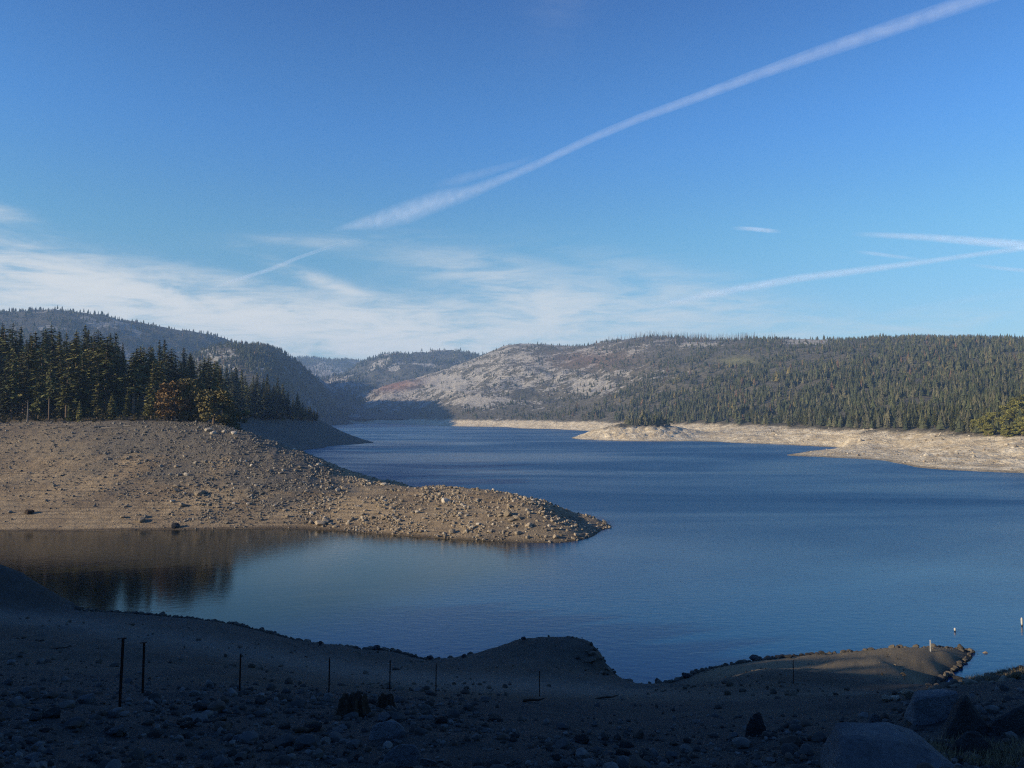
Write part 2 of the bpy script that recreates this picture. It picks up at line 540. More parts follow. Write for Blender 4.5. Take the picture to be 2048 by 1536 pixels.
# ------------------------------------------------------------------ near shore
A = [(-8, 1, 26.3), (0, 1, 26.3), (8, 1, 26.2), (-20, -6, 27.5), (20, -6, 26.5), (0, -12, 26.8), (-9, 8, 24.4), (0, 8, 24.05), (9, 8, 24.3), (16, 6, 25.2), (-20, 6, 25.6)]
A += [P(*a) for a in [
    (250, 1415, 15.3), (295, 1392, 19), (487, 1397, 23.5), (663, 1392, 27), (783, 1385, 31), (873, 1385, 35), (1078, 1393, 40), (1579, 1366, 44),
    (1024, 1460, 15), (1024, 1412, 27), (1300, 1440, 20), (1300, 1404, 33), (1500, 1475, 14.5), (1579, 1448, 20), (1700, 1425, 24), (1700, 1392, 38),
    (1800, 1440, 16), (1950, 1420, 16), (2048, 1395, 18), (2200, 1370, 18), (1950, 1500, 10.5), (1700, 1510, 10.5),
    (1700, 1352, 61), (1700, 1326, 80), (1850, 1311, 86), (1900, 1311, 88), (1868, 1332, 84), (1920, 1310, 89.3), (1800, 1340, 78), (1500, 1345, 72), (1600, 1335, 78), (1400, 1372, 62), (1250, 1384, 56), (1300, 1376, 70),
    (1800, 1391, 52), (1800, 1368, 69), (1740, 1385, 50),
    (1860, 1408, 44), (1920, 1392, 46), (1960, 1374, 49), (2048, 1334, 54), (2200, 1304, 55), (2300, 1292, 55), (1900, 1404, 38), (1960, 1382, 60), (2030, 1350, 64), (2048, 1362, 35), (2200, 1340, 35),
    (1100, 1342, 60), (1080, 1298, 77), (985, 1301, 84), (1045, 1280, 84), (1120, 1282, 82), (1180, 1292, 80), (1206, 1313, 78.5), (1190, 1340, 72), (1160, 1365, 58),
    (900, 1346, 64), (900, 1366, 49), (700, 1321, 77), (700, 1352, 54), (500, 1300, 75), (500, 1350, 45), (560, 1290, 84),
    (300, 1500, 11), (300, 1340, 40), (300, 1300, 60), (300, 1268, 80), (0, 1420, 16), (0, 1345, 34), (0, 1285, 58), (0, 1232, 84), (0, 1210, 104),
    (0, 1140, 119), (60, 1156, 117), (110, 1186, 115.5), (-100, 1125, 121), (-200, 1118, 122), (-300, 1110, 124), (-200, 1230, 80), (-300, 1300, 45), (-250, 1400, 18),
    (150, 1245, 90)]]
shore_line = [(150, 1214), (240, 1224), (320, 1231), (400, 1239), (470, 1249), (540, 1266), (600, 1282), (640, 1290), (700, 1297), (760, 1300), (810, 1308),
              (860, 1320), (900, 1320), (950, 1312), (1232, 1362), (1250, 1372), (1300, 1371), (1340, 1364), (1400, 1342), (1460, 1330), (1520, 1320), (1620, 1311),
              (1720, 1305), (1820, 1299), (1900, 1297), (1943, 1304), (1925, 1326), (1895, 1350), (1868, 1375)]
for px, py in shore_line:
    A.append(W(px, py))
for px, py in shore_line[:14] + shore_line[15:25]:
    x, y, z = W(px, py)
    A.append((x * (y + 9) / y, y + 9, -2.2))
    A.append((x * (y + 30) / y, y + 30, -4.5))
for px, d, z in [(985, 93, -2), (1060, 92, -2), (1130, 90, -2), (1200, 87, -2), (1245, 83, -1.2), (1060, 110, -4), (1238, 79, -0.8), (1250, 77.5, 0.1),
                 (1904, 80.0, -0.9), (1935, 82.5, -1.0), (1962, 86, -1.0), (1885, 76, -0.7), (1920, 75, -1.0), (2000, 85, -1.4), (1972, 90, -1.0), (1950, 95, -1.2), (1960, 74, -1.2), (2048, 72, -0.8), (2048, 84, -2), (2200, 75, -1.5), (2250, 100, -4), (2000, 110, -4),
                 (60, 128, -3), (-100, 134, -3), (-250, 140, -3), (130, 121, -2)]:
    A.append(((px - 1024) / FPX * d, d, z))


def track_at(px, y_):
    c = np.interp(px, [-400, 0, 200, 420, 620, 860, 1100, 1400], [1212, 1226, 1248, 1282, 1320, 1352, 1366, 1392])
    w = np.interp(px, [-400, 0, 300, 700, 1400], [20, 17, 22, 20, 16])
    return np.exp(-((y_ - c) / w) ** 2)


def a_relief(x, y, z):
    d = np.maximum(y, 3)
    r = fbm(x, y, 6, 4, 31) * 0.30 + fbm(x, y, 1.2, 3, 37) * 0.10
    smooth = 0.25 + 0.75 * (1 - ss(d, 26, 40))
    lump = np.abs(fbm(x, y, 9, 4, 44)) * 0.9 * ss(d, 28, 40) * (1 - ss(d, 88, 100)) * ss(-x, 6, 20)
    crag = (fbm(x, y, 3.2, 4, 47, 0.6) * 0.55 + np.abs(fbm(x, y, 1.3, 3, 48)) * 0.35) * ss(d, 45, 62) * (0.35 + 0.65 * ss(x, 6.5, 9.5) * (1 - ss(x, 13, 16)))
    return (r * smooth + lump + crag) * ss(z, -0.1, 1.2)


T_A = Terrain(A, relief=a_relief)
gx, gy, gf = polar_grid(-420, 2380, 1.6, 150, 520, 330)
gz = T_A.h(gx, gy)
vpx = gx / gy * FPX + 1024
vpy = HOR + (EYE - gz) / gy * FPX
dirt = ss(gy + fbm(gx, gy, 7, 3, 51) * 12, 24, 38)
track = track_at(vpx, vpy) * ss(gy, 30, 45) * (gx < 25)
sandy = ss(gy, 66, 80) * ss(gx, 14, 24) * ss(gz, 0.1, 0.8) * 0.9
sandy = np.maximum(sandy, ss(gx / gy, 0.55, 0.64) * ss(gy, 36, 50) * 0.8)
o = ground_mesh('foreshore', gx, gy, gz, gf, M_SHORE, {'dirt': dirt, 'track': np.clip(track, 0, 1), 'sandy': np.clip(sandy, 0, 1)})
tag(o, 'dark shaded gravel and dirt shore in front, with a worn track along the bench', 'shore', kind='structure')

# the wooded rise behind the viewer that shades the near shore
hx, hy = np.meshgrid(np.linspace(-620, 420, 150), np.linspace(-420, 240, 100))
hx, hy = hx.ravel(), hy.ravel()
CR = np.array([(-430, 215, 8), (-345, 150, 22), (-305, 122, 35), (-240, 74, 43), (-175, 26, 48.5), (-150, 2, 50), (-140, -38, 60), (-105, -85, 62), (-40, -140, 60), (60, -190, 58), (220, -240, 58), (420, -280, 55)], float)


def rise_h(x, y):
    best = np.full(np.shape(x), -60.0)
    for (ax, ay, az), (bx, by, bz) in zip(CR[:-1], CR[1:]):
        dx, dy = bx - ax, by - ay
        L2 = dx * dx + dy * dy
        t = ((x - ax) * dx + (y - ay) * dy) / L2
        t = np.clip(t, 0, 1)
        qx, qy = ax + t * dx, ay + t * dy
        dist = np.hypot(x - qx, y - qy)
        side = (x - qx) * 0.6 + (y - qy) * 0.8 + 0.2 * dist        # positive towards the lake
        fall = np.where(side > 0, 0.60, 0.12)
        best = np.maximum(best, az + t * (bz - az) - np.sqrt((dist * fall) ** 2 + 4) + 2)
    return best + fbm(x, y, 60, 4, 61) * 2.0


hz = rise_h(hx, hy)
o = ground_mesh('wooded_rise', hx, hy, hz, grid_faces(150, 100), M_LHILL,
                {'rock': hx * 0, 'red': hx * 0, 'meadow': hx * 0, 'ring': hx * 0}, drop=-12)
tag(o, 'wooded rise beside and behind the viewpoint that shades the near shore', 'hillside', kind='structure')

# ------------------------------------------------------------------ hills
def hill_relief(amp, size, seed, lo=14.0, hi=70.0):
    def f(x, y, z):
        ridged = 0.5 - np.abs(fbm(x, y, size, 5, seed, 0.55))
        return (ridged * amp + fbm(x, y, size * 0.16, 4, seed + 9, 0.6) * amp * 0.28) * ss(z, lo, hi)
    return f


def crest(pts, k=1.35, f=0.72, dd=0.0):
    out = []
    for px, py, d in pts:
        x, y, z = P(px, py, d)
        out.append((x, y, z))
        out.append((x * k, y * k, z * f))
    return out


rh = []
far_line = [(480, 846.5), (560, 846.5), (640, 847), (720, 847), (800, 848), (855, 850.5), (900, 852), (1000, 854), (1100, 858), (1180, 862)]
for px, py in far_line:
    rh.append(W(px, py))
    x, y, z = W(px, py)
    rh.append((x * 0.88, y * 0.88, -6))
island = [(1146, 877), (1200, 880.5), (1250, 882), (1300, 882.5), (1360, 882.5), (1410, 883), (1440, 884), (1500, 887), (1560, 889), (1600, 891), (1640, 893), (1685, 896)]
for px, py in island:
    rh.append(W(px, py))
for px, py in island[:8]:
    x, y, z = W(px, py)
    rh.append((x * 0.92, y * 0.92, -4))
tongue = [(1572, 910), (1620, 913), (1680, 916), (1740, 919), (1790, 926), (1830, 934), (1900, 940), (1980, 944), (2060, 947), (2180, 953), (2300, 960)]
for px, py in tongue:
    rh.append(W(px, py))
    x, y, z = W(px, py)
    rh.append((x * 0.92, y * 0.92, -3))
    rh.append((x * 0.75, y * 0.75, -6))
for px, py in [(1610, 904), (1650, 899.5)]:
    rh.append(W(px, py))
for px, d, z in [(1600, 610, -1.2), (1560, 620, -2), (1540, 540, -3), (1130, 850, -3), (1150, 1000, -4), (1220, 1090, -4), (1300, 1080, -2), (1100, 1150, -5), (1400, 985, 2.0), (1000, 1000, -8), (1350, 600, -6)]:
    rh.append(((px - 1024) / FPX * d, d, z))
rh += [P(*a) for a in [
    (1660, 901, 565), (1730, 900, 552), (1790, 901, 535), (1800, 893, 575), (1860, 900, 512), (1960, 905, 455), (2048, 905, 430), (2200, 910, 400),
    (1156, 873, 905), (1200, 858, 915), (1250, 851, 905), (1300, 851, 895), (1340, 853, 885), (1370, 863, 865), (1400, 874, 845), (1443, 862, 900),
    (1500, 868, 800), (1600, 872, 730), (1700, 878, 640),
    (690, 836, 2330), (760, 835, 2330), (830, 836, 2280), (870, 843, 1935), (900, 840.5, 1880), (1000, 840.5, 1735), (1100, 843, 1515), (1200, 846, 1345), (1300, 849.5, 1180),
    (1380, 853, 1060), (1443, 855, 1000), (1560, 858, 830), (1700, 861, 700), (1756, 863, 650), (1840, 867, 590), (1912, 871, 535), (2048, 877, 475), (2200, 882, 435), (2300, 885, 420),
    (1000, 790, 2120), (1000, 735, 2520), (1150, 800, 1850), (1150, 740, 2300), (1300, 805, 1430), (1300, 745, 1880), (1500, 805, 1130), (1500, 745, 1560), (1800, 810, 830), (1800, 750, 1200),
    (2000, 812, 700), (2000, 750, 1040), (2300, 812, 590), (2300, 750, 850),
    (850, 822, 2230), (780, 832, 2400), (900, 795, 2300), (950, 765, 2500), (640, 836, 2520), (560, 838, 2520), (480, 838, 2500), (700, 826, 2550)]]
rh += crest([(939, 725, 3000), (900, 741, 2960), (850, 760, 2900), (813, 766, 2850), (762, 787, 2750), (715, 812, 2680), (970, 711, 2950), (1001, 697, 2900), (1040, 690, 2880),
             (1140, 692, 2800), (1210, 686, 2650), (1300, 676, 2500), (1400, 681, 2380), (1500, 682, 2250), (1650, 684, 2050), (1800, 686, 1900), (1950, 686, 1750), (2048, 689, 1650), (2300, 694, 1400)])
_rr = hill_relief(30, 420, 71, 16, 90)


def rh_relief(x, y, z):
    px = x / y * FPX + 1024
    top = HOR - (z - EYE) / y * FPX
    near_crest = ss(top, 705, 760)
    rough = fbm(x, y, 22, 4, 75, 0.6) * 2.2 * ss(z, 0.3, 3) * (1 - ss(z, 14, 26))
    blocks = np.abs(fbm(x, y, 16, 3, 79, 0.6)) * 6.0 * ss(z, 1, 4) * np.exp(-((px - 1270) / 110) ** 2) * (y < 1000)
    return _rr(x, y, z) * (0.35 + 0.65 * near_crest) + rough + blocks


T_R = Terrain(rh, polar=True, relief=rh_relief)


def r_masks(x, y, z):
    px = x / y * FPX + 1024
    py = HOR - (z - EYE) / y * FPX
    n = fbm(x, y, 240, 4, 81, 0.6)
    rock = 1 - ss(px + 0.55 * (py - 690) + n * 330, 1090, 1500)
    rock = np.maximum(rock * 0.52, 0.85 * np.exp(-((px - 1620) / 60) ** 2 - ((py - 682) / 11) ** 2))
    rock = np.maximum(rock, 0.7 * np.exp(-((px - 1400) / 70) ** 2 - ((py - 688) / 10) ** 2))
    rock = np.maximum(rock, 0.95 * np.exp(-((px - 1185) / 60) ** 2 - ((py - 775) / 22) ** 2))
    rock = np.maximum(rock, 1.0 * np.exp(-((px - 950) / 45) ** 2 - ((py - 805) / 18) ** 2))
    rock = np.maximum(rock, 1.1 * np.exp(-((px - 890) / 60) ** 2 - ((py - 765) / 20) ** 2))
    rock = rock * (1 - 0.7 * ss(py, 800, 835))
    red = np.exp(-(((px - 795) - (770 - py) * 1.6) / 42) ** 2 - ((py - 770) / 13) ** 2)
    red = np.maximum(red, 0.4 * np.exp(-((px - 1180) / 90) ** 2 - ((py - 720) / 18) ** 2))
    meadow = np.exp(-((px - 1480) / 38) ** 2 - ((py - 722) / 9) ** 2)
    ring = (1 - ss(z + fbm(x, y, 35, 3, 83) * 3.0, 12.6, 14.6)) * np.where(y < 3500, 1.0, 0)
    return np.clip(rock, 0, 1), np.clip(red, 0, 1), np.clip(meadow * 1.4, 0, 1), ring


gx, gy, gf = polar_grid(440, 2380, 300, 4000, 560, 330)
gz = T_R.h(gx, gy)
rock, red, meadow, ring = r_masks(gx, gy, gz)
o = ground_mesh('right_hill', gx, gy, gz, gf, M_RHILL, {'rock': rock, 'red': red, 'meadow': meadow, 'ring': ring})
tag(o, 'long granite and brush hillside right of the lake above a pale ring of bare rock', 'hill', kind='structure')


def hill(name, pts, px0, px1, d0, d1, nu, nd, mat, relief, maskf, label):
    T = Terrain(pts, polar=True, relief=relief)
    x, y, f = polar_grid(px0, px1, d0, d1, nu, nd)
    z = T.h(x, y)
    o = ground_mesh(name, x, y, z, f, mat, maskf(x, y, z))
    tag(o, label, 'hill', kind='structure')
    return T


def simple_masks(lo, hi, size, seed, spots=(), sub=0.0):
    def f(x, y, z):
        px = x / y * FPX + 1024
        py = HOR - (z - EYE) / y * FPX
        rock = ss(fbm(x, y, size, 4, seed, 0.6), lo, hi) - sub
        for a, b, wa, wb, k in spots:
            rock = np.maximum(rock, k * np.exp(-((px - a) / wa) ** 2 - ((py - b) / wb) ** 2))
        zero = x * 0
        return {'rock': np.clip(rock, 0, 1), 'red': zero, 'meadow': zero, 'ring': zero}
    return f


lr = crest([(-450, 650, 2400), (-250, 640, 2460), (-100, 633, 2520), (0, 630, 2580), (100, 626, 2640), (200, 633, 2700), (300, 655, 2760), (400, 672, 2820), (450, 683, 2880),
            (500, 703, 2940), (560, 722, 3000), (620, 748, 3060), (680, 790, 3120), (740, 828, 3240)])
lr += [P(*a) for a in [(-450, 770, 1560), (-200, 765, 1620), (0, 760, 1680), (200, 765, 1800), (350, 780, 1920), (450, 790, 2040), (560, 800, 2280),
                       (-200, 690, 2100), (0, 685, 2160), (200, 690, 2280), (350, 715, 2400), (480, 740, 2520), (-450, 830, 1080), (0, 828, 1140), (300, 830, 1320), (600, 838, 1920), (700, 845, 2400)]]
T_LR = hill('left_ridge', lr, -500, 780, 1050, 4000, 260, 130, M_LHILL, hill_relief(22, 420, 101, 40, 120),
            simple_masks(0.15, 0.5, 200, 103, [(330, 700, 90, 22, 0.45), (250, 690, 60, 15, 0.35)], 0.1), 'long wooded ridge far left, hazy blue with thinned burnt trees along its crest')

kn = crest([(330, 770, 2050), (380, 728, 2080), (420, 708, 2100), (450, 699, 2100), (490, 694, 2100), (530, 696, 2114), (570, 711, 2184), (600, 733, 2268), (640, 771, 2436), (680, 803, 2604),
            (715, 824, 2772), (740, 834, 2912), (770, 842, 3038)], 1.3, 0.45)
kn += [P(*a) for a in [(330, 832, 1293), (430, 828, 1330), (500, 826, 1379), (560, 830, 1478), (620, 836, 1724), (660, 842, 1971), (700, 848, 2279), (740, 850, 2464),
                       (470, 755, 1601), (530, 752, 1612), (580, 770, 1724), (620, 800, 1871), (430, 770, 1589)]]
for px, d, z in [(300, 2100, 10), (300, 1700, 5), (650, 1650, -10), (720, 2100, -10), (800, 2650, -8), (810, 3000, -8), (560, 1250, -10), (400, 1150, -5)]:
    kn.append(((px - 1024) / FPX * d, d, z))
T_KN = hill('left_knob', kn, 290, 830, 1100, 3300, 200, 150, M_LHILL, hill_relief(9, 200, 111, 25, 90),
            simple_masks(0.05, 0.45, 90, 113, [(455, 735, 20, 12, 0.9), (520, 738, 34, 10, 0.8), (425, 708, 15, 8, 0.8)], 0.35),
            'steep dark rounded knob left of the narrows, its cliffs in blue shadow')

mm = crest([(560, 800, 3354), (640, 782, 3432), (690, 762, 3588), (725, 742, 3666), (745, 728, 3744), (765, 717, 3783), (790, 712, 3822), (830, 711, 3861), (870, 709, 3900), (900, 713, 3900),
            (940, 720, 3900), (1000, 726, 3900), (1100, 740, 3900), (1250, 760, 3900)])
mm += [P(*a) for a in [(560, 832, 2340), (640, 832, 2340), (720, 832, 2379), (850, 828, 2418), (1000, 825, 2418), (1250, 825, 2418), (660, 800, 2808), (740, 795, 2886), (850, 780, 3042), (1000, 780, 3042)]]
T_MM = hill('middle_mountain', mm, 480, 1300, 2300, 5400, 220, 110, M_FAR, hill_relief(58, 700, 121, 30, 160),
            simple_masks(0.0, 0.5, 420, 123, [(690, 775, 40, 14, 1.0), (730, 780, 25, 10, 0.9), (790, 735, 14, 8, 0.8), (850, 725, 40, 8, 0.5)], 0.15),
            'hazy blue mountain with a flat top at the head of the lake')
fm = crest([(200, 745, 5624), (400, 738, 5624), (560, 726, 5624), (610, 722, 5624), (650, 725, 5624), (700, 729, 5624), (740, 731, 5624), (800, 735, 5624), (1000, 738, 5624), (1200, 745, 5624)], 1.2, 0.6)
fm += [P(*a) for a in [(200, 800, 4292), (500, 800, 4292), (700, 800, 4292), (900, 800, 4292), (1200, 800, 4292)]]
T_FM = hill('far_mountain', fm, 150, 1250, 4100, 6900, 160, 60, M_FAR, hill_relief(45, 700, 131, 60, 200),
            simple_masks(0.0, 0.5, 500, 133), 'palest distant mountain low on the skyline behind the narrows')
fr = crest([(1400, 712, 4200), (1560, 700, 4200), (1680, 690, 4200), (1790, 680, 4200), (1850, 676, 4200), (1950, 679, 4200), (2048, 683, 4200), (2200, 688, 4200), (2400, 700, 4200)], 1.2, 0.7)
fr += [P(*a) for a in [(1400, 790, 3300), (1700, 770, 3300), (2000, 760, 3300), (2400, 770, 3300)]]
T_FR = hill('far_right_ridge', fr, 1350, 2450, 3100, 5000, 160, 50, M_LHILL, hill_relief(18, 500, 141, 60, 200),
            simple_masks(0.2, 0.6, 300, 143), 'low blue ridge peeping over the right end of the near hill')

# ------------------------------------------------------------------ lake and base ground
def mat_water():
    m, q, b = new_mat('lake_water')
    g = q.n('ShaderNodeNewGeometry').outputs['Position']
    sep = q.n('ShaderNodeSeparateXYZ')
    q.put(sep.inputs[0], g)
    X, Y, _ = sep.outputs
    # wind: calm in the sheltered cove on the left, ruffled in the open
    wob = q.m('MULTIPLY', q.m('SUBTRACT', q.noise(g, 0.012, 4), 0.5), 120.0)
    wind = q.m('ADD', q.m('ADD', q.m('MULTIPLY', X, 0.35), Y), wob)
    # the sheltered cove inside the spit, edged along the bank's reflection
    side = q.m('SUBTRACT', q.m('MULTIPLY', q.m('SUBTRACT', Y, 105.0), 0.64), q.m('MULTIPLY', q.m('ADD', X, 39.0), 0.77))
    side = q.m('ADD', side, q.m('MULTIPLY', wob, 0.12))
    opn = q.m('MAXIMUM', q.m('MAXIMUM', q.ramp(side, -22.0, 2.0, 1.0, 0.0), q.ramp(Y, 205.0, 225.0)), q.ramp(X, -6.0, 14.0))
    calm = q.m('MULTIPLY', q.ramp(wind, 90.0, 270.0, 0.22, 1.0), q.m('ADD', 0.35, q.m('MULTIPLY', opn, 0.65)))
    cat = q.noise(q.comb(q.m('MULTIPLY', X, 0.004), q.m('MULTIPLY', Y, 0.011), 0.0), 1.0, 5, 0.6, 0.6)
    calm = q.m('MULTIPLY', calm, q.ramp(cat, 0.35, 0.65, 0.55, 1.15))
    refl_mix = opn
    q.put(b.inputs['Base Color'], q.mix(refl_mix, (0.014, 0.015, 0.009), (0.0015, 0.046, 0.125)))  # bank's brown reflection painted into the cove's base colour, blue outside
    b.inputs['IOR'].default_value = 1.333
    b.inputs['Specular IOR Level'].default_value = 0.5
    q.put(b.inputs['Roughness'], q.m('ADD', 0.05, q.m('MULTIPLY', calm, 0.38)))
    w1 = q.noise(q.comb(q.m('MULTIPLY', X, 0.55), q.m('MULTIPLY', Y, 1.0), 0.0), 0.9, 4, 0.55, 0.4)
    w2 = q.noise(q.comb(X, q.m('MULTIPLY', Y, 1.6), 2.0), 3.2, 2, 0.5, 0.3)
    hgt = q.m('MULTIPLY', q.m('ADD', q.m('MULTIPLY', w1, 0.20), q.m('MULTIPLY', w2, 0.045)), calm)
    bump(q, b, hgt, 0.75, 1.0)
    return m


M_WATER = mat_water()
lx, ly = np.array([-1500, 2600, 2600, -1500]), np.array([20, 20, 2900, 2900])
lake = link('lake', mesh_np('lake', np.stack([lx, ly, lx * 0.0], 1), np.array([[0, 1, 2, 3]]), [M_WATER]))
tag(lake, 'deep blue reservoir water, calm and brown with reflections in the left cove', 'lake', kind='structure')
ang = np.linspace(0, 2 * np.pi, 65)[:-1]
gv = np.concatenate([[[0, 0, -9]], np.stack([12500 * np.cos(ang), 12500 * np.sin(ang), ang * 0 - 9], 1)])
gfc = np.array([[0, i + 1, (i + 1) % 64 + 1] for i in range(64)])
gm = mesh_np('ground', gv, gfc, [M_LHILL])
for nm in ('rock', 'red', 'meadow', 'ring'):
    add_attr(gm, nm, np.zeros(len(gv)))
tag(link('ground', gm), 'wide base ground under the lake and hills', 'ground', kind='structure')

# haze: one closed box of thin blue air round everything
hb = [(-13000, -13000, -11), (13000, 13000, 470)]
cv = np.array([(hb[i & 1][0], hb[i >> 1 & 1][1], hb[i >> 2 & 1][2]) for i in range(8)], float)
cf = np.array([(0, 2, 3, 1), (4, 5, 7, 6), (0, 1, 5, 4), (2, 6, 7, 3), (0, 4, 6, 2), (1, 3, 7, 5)])
hm = bpy.data.materials.new('haze_air')
hm.use_nodes = True
hm.node_tree.nodes.clear()
q = NT(hm.node_tree)
ho, hv = q.n('ShaderNodeOutputMaterial'), q.n('ShaderNodeVolumePrincipled')
hv.inputs['Color'].default_value = (0.38, 0.62, 1.0, 1)
hv.inputs['Density'].default_value = HAZE_DENSITY
hm.node_tree.links.new(hv.outputs[0], ho.inputs['Volume'])
tag(link('haze', mesh_np('haze', cv, cf, [hm])), 'thin blue haze filling the air over the lake', 'haze', kind='stuff')

# ------------------------------------------------------------------ rocks
def mat_rock(name, a, b_, c, size=3.0):
    m, q, b = new_mat(name)
    tc = q.n('ShaderNodeTexCoord').outputs['Object']
    rnd = q.n('ShaderNodeObjectInfo').outputs['Random']
    n1, n2 = q.noise(tc, size, 6, 0.65), q.noise(tc, size * 7, 4, 0.7)
    col = q.mix(q.ramp(n1, 0.3, 0.7), a, b_)
    col = q.mix(q.ramp(n2, 0.5, 0.7, 0, 0.6), col, c)
    v = q.m('ADD', 0.72, q.m('MULTIPLY', rnd, 0.55))
    col = q.mix(1.0, col, q.comb(v, v, v), 'MULTIPLY')
    q.put(b.inputs['Base Color'], col)
    bump(q, b, q.m('ADD', n1, n2), 0.9, 0.10)
    return m


M_ROCK_TAN = mat_rock('tan_stone', (0.21, 0.17, 0.125), (0.32, 0.265, 0.195), (0.13, 0.105, 0.08))
M_ROCK_PALE = mat_rock('pale_granite', (0.34, 0.295, 0.235), (0.46, 0.41, 0.34), (0.27, 0.24, 0.20))
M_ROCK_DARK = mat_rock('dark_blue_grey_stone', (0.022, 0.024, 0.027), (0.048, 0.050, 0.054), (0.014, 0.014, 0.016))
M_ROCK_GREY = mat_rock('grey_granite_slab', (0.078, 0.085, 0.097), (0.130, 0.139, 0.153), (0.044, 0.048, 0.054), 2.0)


def mat_rubble(name):
    m, q, b = new_mat(name)
    g = q.n('ShaderNodeNewGeometry').outputs['Position']
    col = q.mix(q.ramp(q.noise(g, 4.0, 4, 0.7), 0.3, 0.7, 0.0, 0.55), q.attr('tint', 'Color'), (0.05, 0.045, 0.04))
    q.put(b.inputs['Base Color'], col)
    return m


M_RUBBLE = mat_rubble('rubble_stone')


def icosphere(sub):
    import bmesh
    bm = bmesh.new()
    bmesh.ops.create_icosphere(bm, subdivisions=sub, radius=1.0)
    v = np.array([x.co[:] for x in bm.verts])
    f = np.array([[x.index for x in p.verts] for p in bm.faces])
    bm.free()
    return v, f


ICO = {s: icosphere(s) for s in (1, 2, 3, 4)}


def rock_shape(seed, sub, planes=13, flat=0.75, rough=0.05):
    r = np.random.default_rng(seed)
    v, f = ICO[sub]
    v = v.copy()
    for _ in range(planes):
        n = r.normal(size=3)
        n /= np.linalg.norm(n)
        c = r.uniform(0.55, 0.88)
        over = v @ n - c
        v = v - np.outer(np.maximum(over, 0), n)
    v += vnoise(v[:, 0] * 3 + seed, v[:, 1] * 3 + v[:, 2] * 2.2, seed)[:, None] * v * rough * 3
    v += vnoise(v[:, 0] * 9 + seed, v[:, 1] * 9 + v[:, 2] * 8, seed + 5)[:, None] * v * rough
    v *= np.array([1.0, r.uniform(0.7, 1.0), flat * r.uniform(0.8, 1.1)])
    v /= np.abs(v).max()
    return v, f


ROCKS = {}


def rock_mesh(i, mat, sub=2):
    key = (i, mat.name, sub)
    if key not in ROCKS:
        v, f = rock_shape(500 + i, sub)
        ROCKS[key] = mesh_np('boulder_' + mat.name, v, f, [mat])
    return ROCKS[key]


def put_boulder(pos, r, mat, label, group=None, sub=2, squash=1.0, sink=0.25, variant=None, name='boulder', rot=None, cat='boulder'):
    i = random.randrange(9) if variant is None else variant
    o = link(name, rock_mesh(i, mat, sub))
    o.scale = (r, r * random.uniform(0.8, 1.1), r * squash)
    o.rotation_euler = (random.uniform(-.25, .25), random.uniform(-.25, .25), random.uniform(0, 6.28)) if rot is None else rot
    zoff = 0.6 * r * squash * (1 - 2 * sink)
    o.location = (pos[0], pos[1], pos[2] + zoff)
    tag(o, label, cat, group)
    return o


def rubble(name, pos, rad, tints, label, cat, sub_cut=None, seed=0):
    """very many stones as one mesh; pos n x 3, rad n"""
    r = np.random.default_rng(seed)
    V, F, T = [], [], []
    off = 0
    n = len(pos)
    small = np.ones(n, bool) if sub_cut is None else rad < sub_cut
    for level, msk in ((1, small), (2, ~small)):
        sub = 1 if level == 1 else 2
        base = [rock_shape(900 + k + seed, sub, 7 if sub == 1 else 10, 0.75, 0.10 if sub == 1 else 0.06) for k in range(6)]
        idx = np.nonzero(msk)[0]
        which = r.integers(0, 6, len(idx))
        for k in range(6):
            ii = idx[which == k]
            if not len(ii):
                continue
            v, f = base[k]
            a = r.uniform(0, 6.283, len(ii))
            sc = rad[ii][:, None] * r.uniform(0.7, 1.15, (len(ii), 3))
            vv = v[None] * sc[:, None, :]
            ca, sa = np.cos(a)[:, None], np.sin(a)[:, None]
            x = vv[..., 0] * ca - vv[..., 1] * sa
            y = vv[..., 0] * sa + vv[..., 1] * ca
            vv = np.stack([x, y, vv[..., 2]], 2) + pos[ii][:, None, :] + np.array([0, 0, 0.25]) * rad[ii][:, None, None]
            V.append(vv.reshape(-1, 3))
            F.append((f[None] + (off + np.arange(len(ii)) * len(v))[:, None, None]).reshape(-1, 3))
            T.append(np.repeat(tints[ii], len(v), 0))
            off += len(ii) * len(v)
    me = mesh_np(name, np.concatenate(V), np.concatenate(F), [M_RUBBLE])
    add_color(me, 'tint', np.concatenate(T))
    o = link(name, me)
    tag(o, label, cat, kind='stuff')
    return o


def tint_mix(n, cols, r):
    cols = np.array(cols)
    return cols[r.integers(0, len(cols), n)] * r.uniform(0.75, 1.25, (n, 1))


# stones of the point and spit: many small ones, and the largest as boulders of their own
r_ = np.random.default_rng(33)
px = r_.uniform(-60, 1235, 90000)
dd = np.sqrt(r_.uniform(160 ** 2, 285 ** 2, 90000))
x, y = (px - 1024) / FPX * dd, dd
z = T_BC.h(x, y)
sp = 0.25 + 0.75 * ss(px + fbm(x, y, 25, 3, 301) * 160, 130, 460) * ss(z, 0.3, 1.5)
sp = np.where(px > 690, 0.25 + 0.75 * ss(fbm(x, y, 12, 3, 302), -0.25, 0.25), sp)
sp = sp * (1 - 0.94 * (1 - ss(z + fbm(x, y, 12, 3, 13) * 2.5, 2.5, 6.0)) * (1 - ss(px, 200, 420)))
sp *= 0.4 + 1.2 * ss(fbm(x, y, 8, 3, 303), -0.3, 0.35)
flat_top = np.exp(-(((px - 745) / 60) ** 2) - (((HOR + (EYE - z) / y * FPX) - 985) / 16) ** 2)
sp *= 1 - 0.85 * flat_top
ok = (z > 0.05) & (z < 25.2) & (r_.random(90000) < sp * 0.50)
x, y, z, px = x[ok], y[ok], z[ok], px[ok]
rad = np.clip(0.20 * np.exp(r_.normal(0, 0.45, len(x))), 0.09, 0.62) * np.where(px > 640, 1.12, 1.0)
grey = ss(px, 560, 720) < r_.random(len(px))
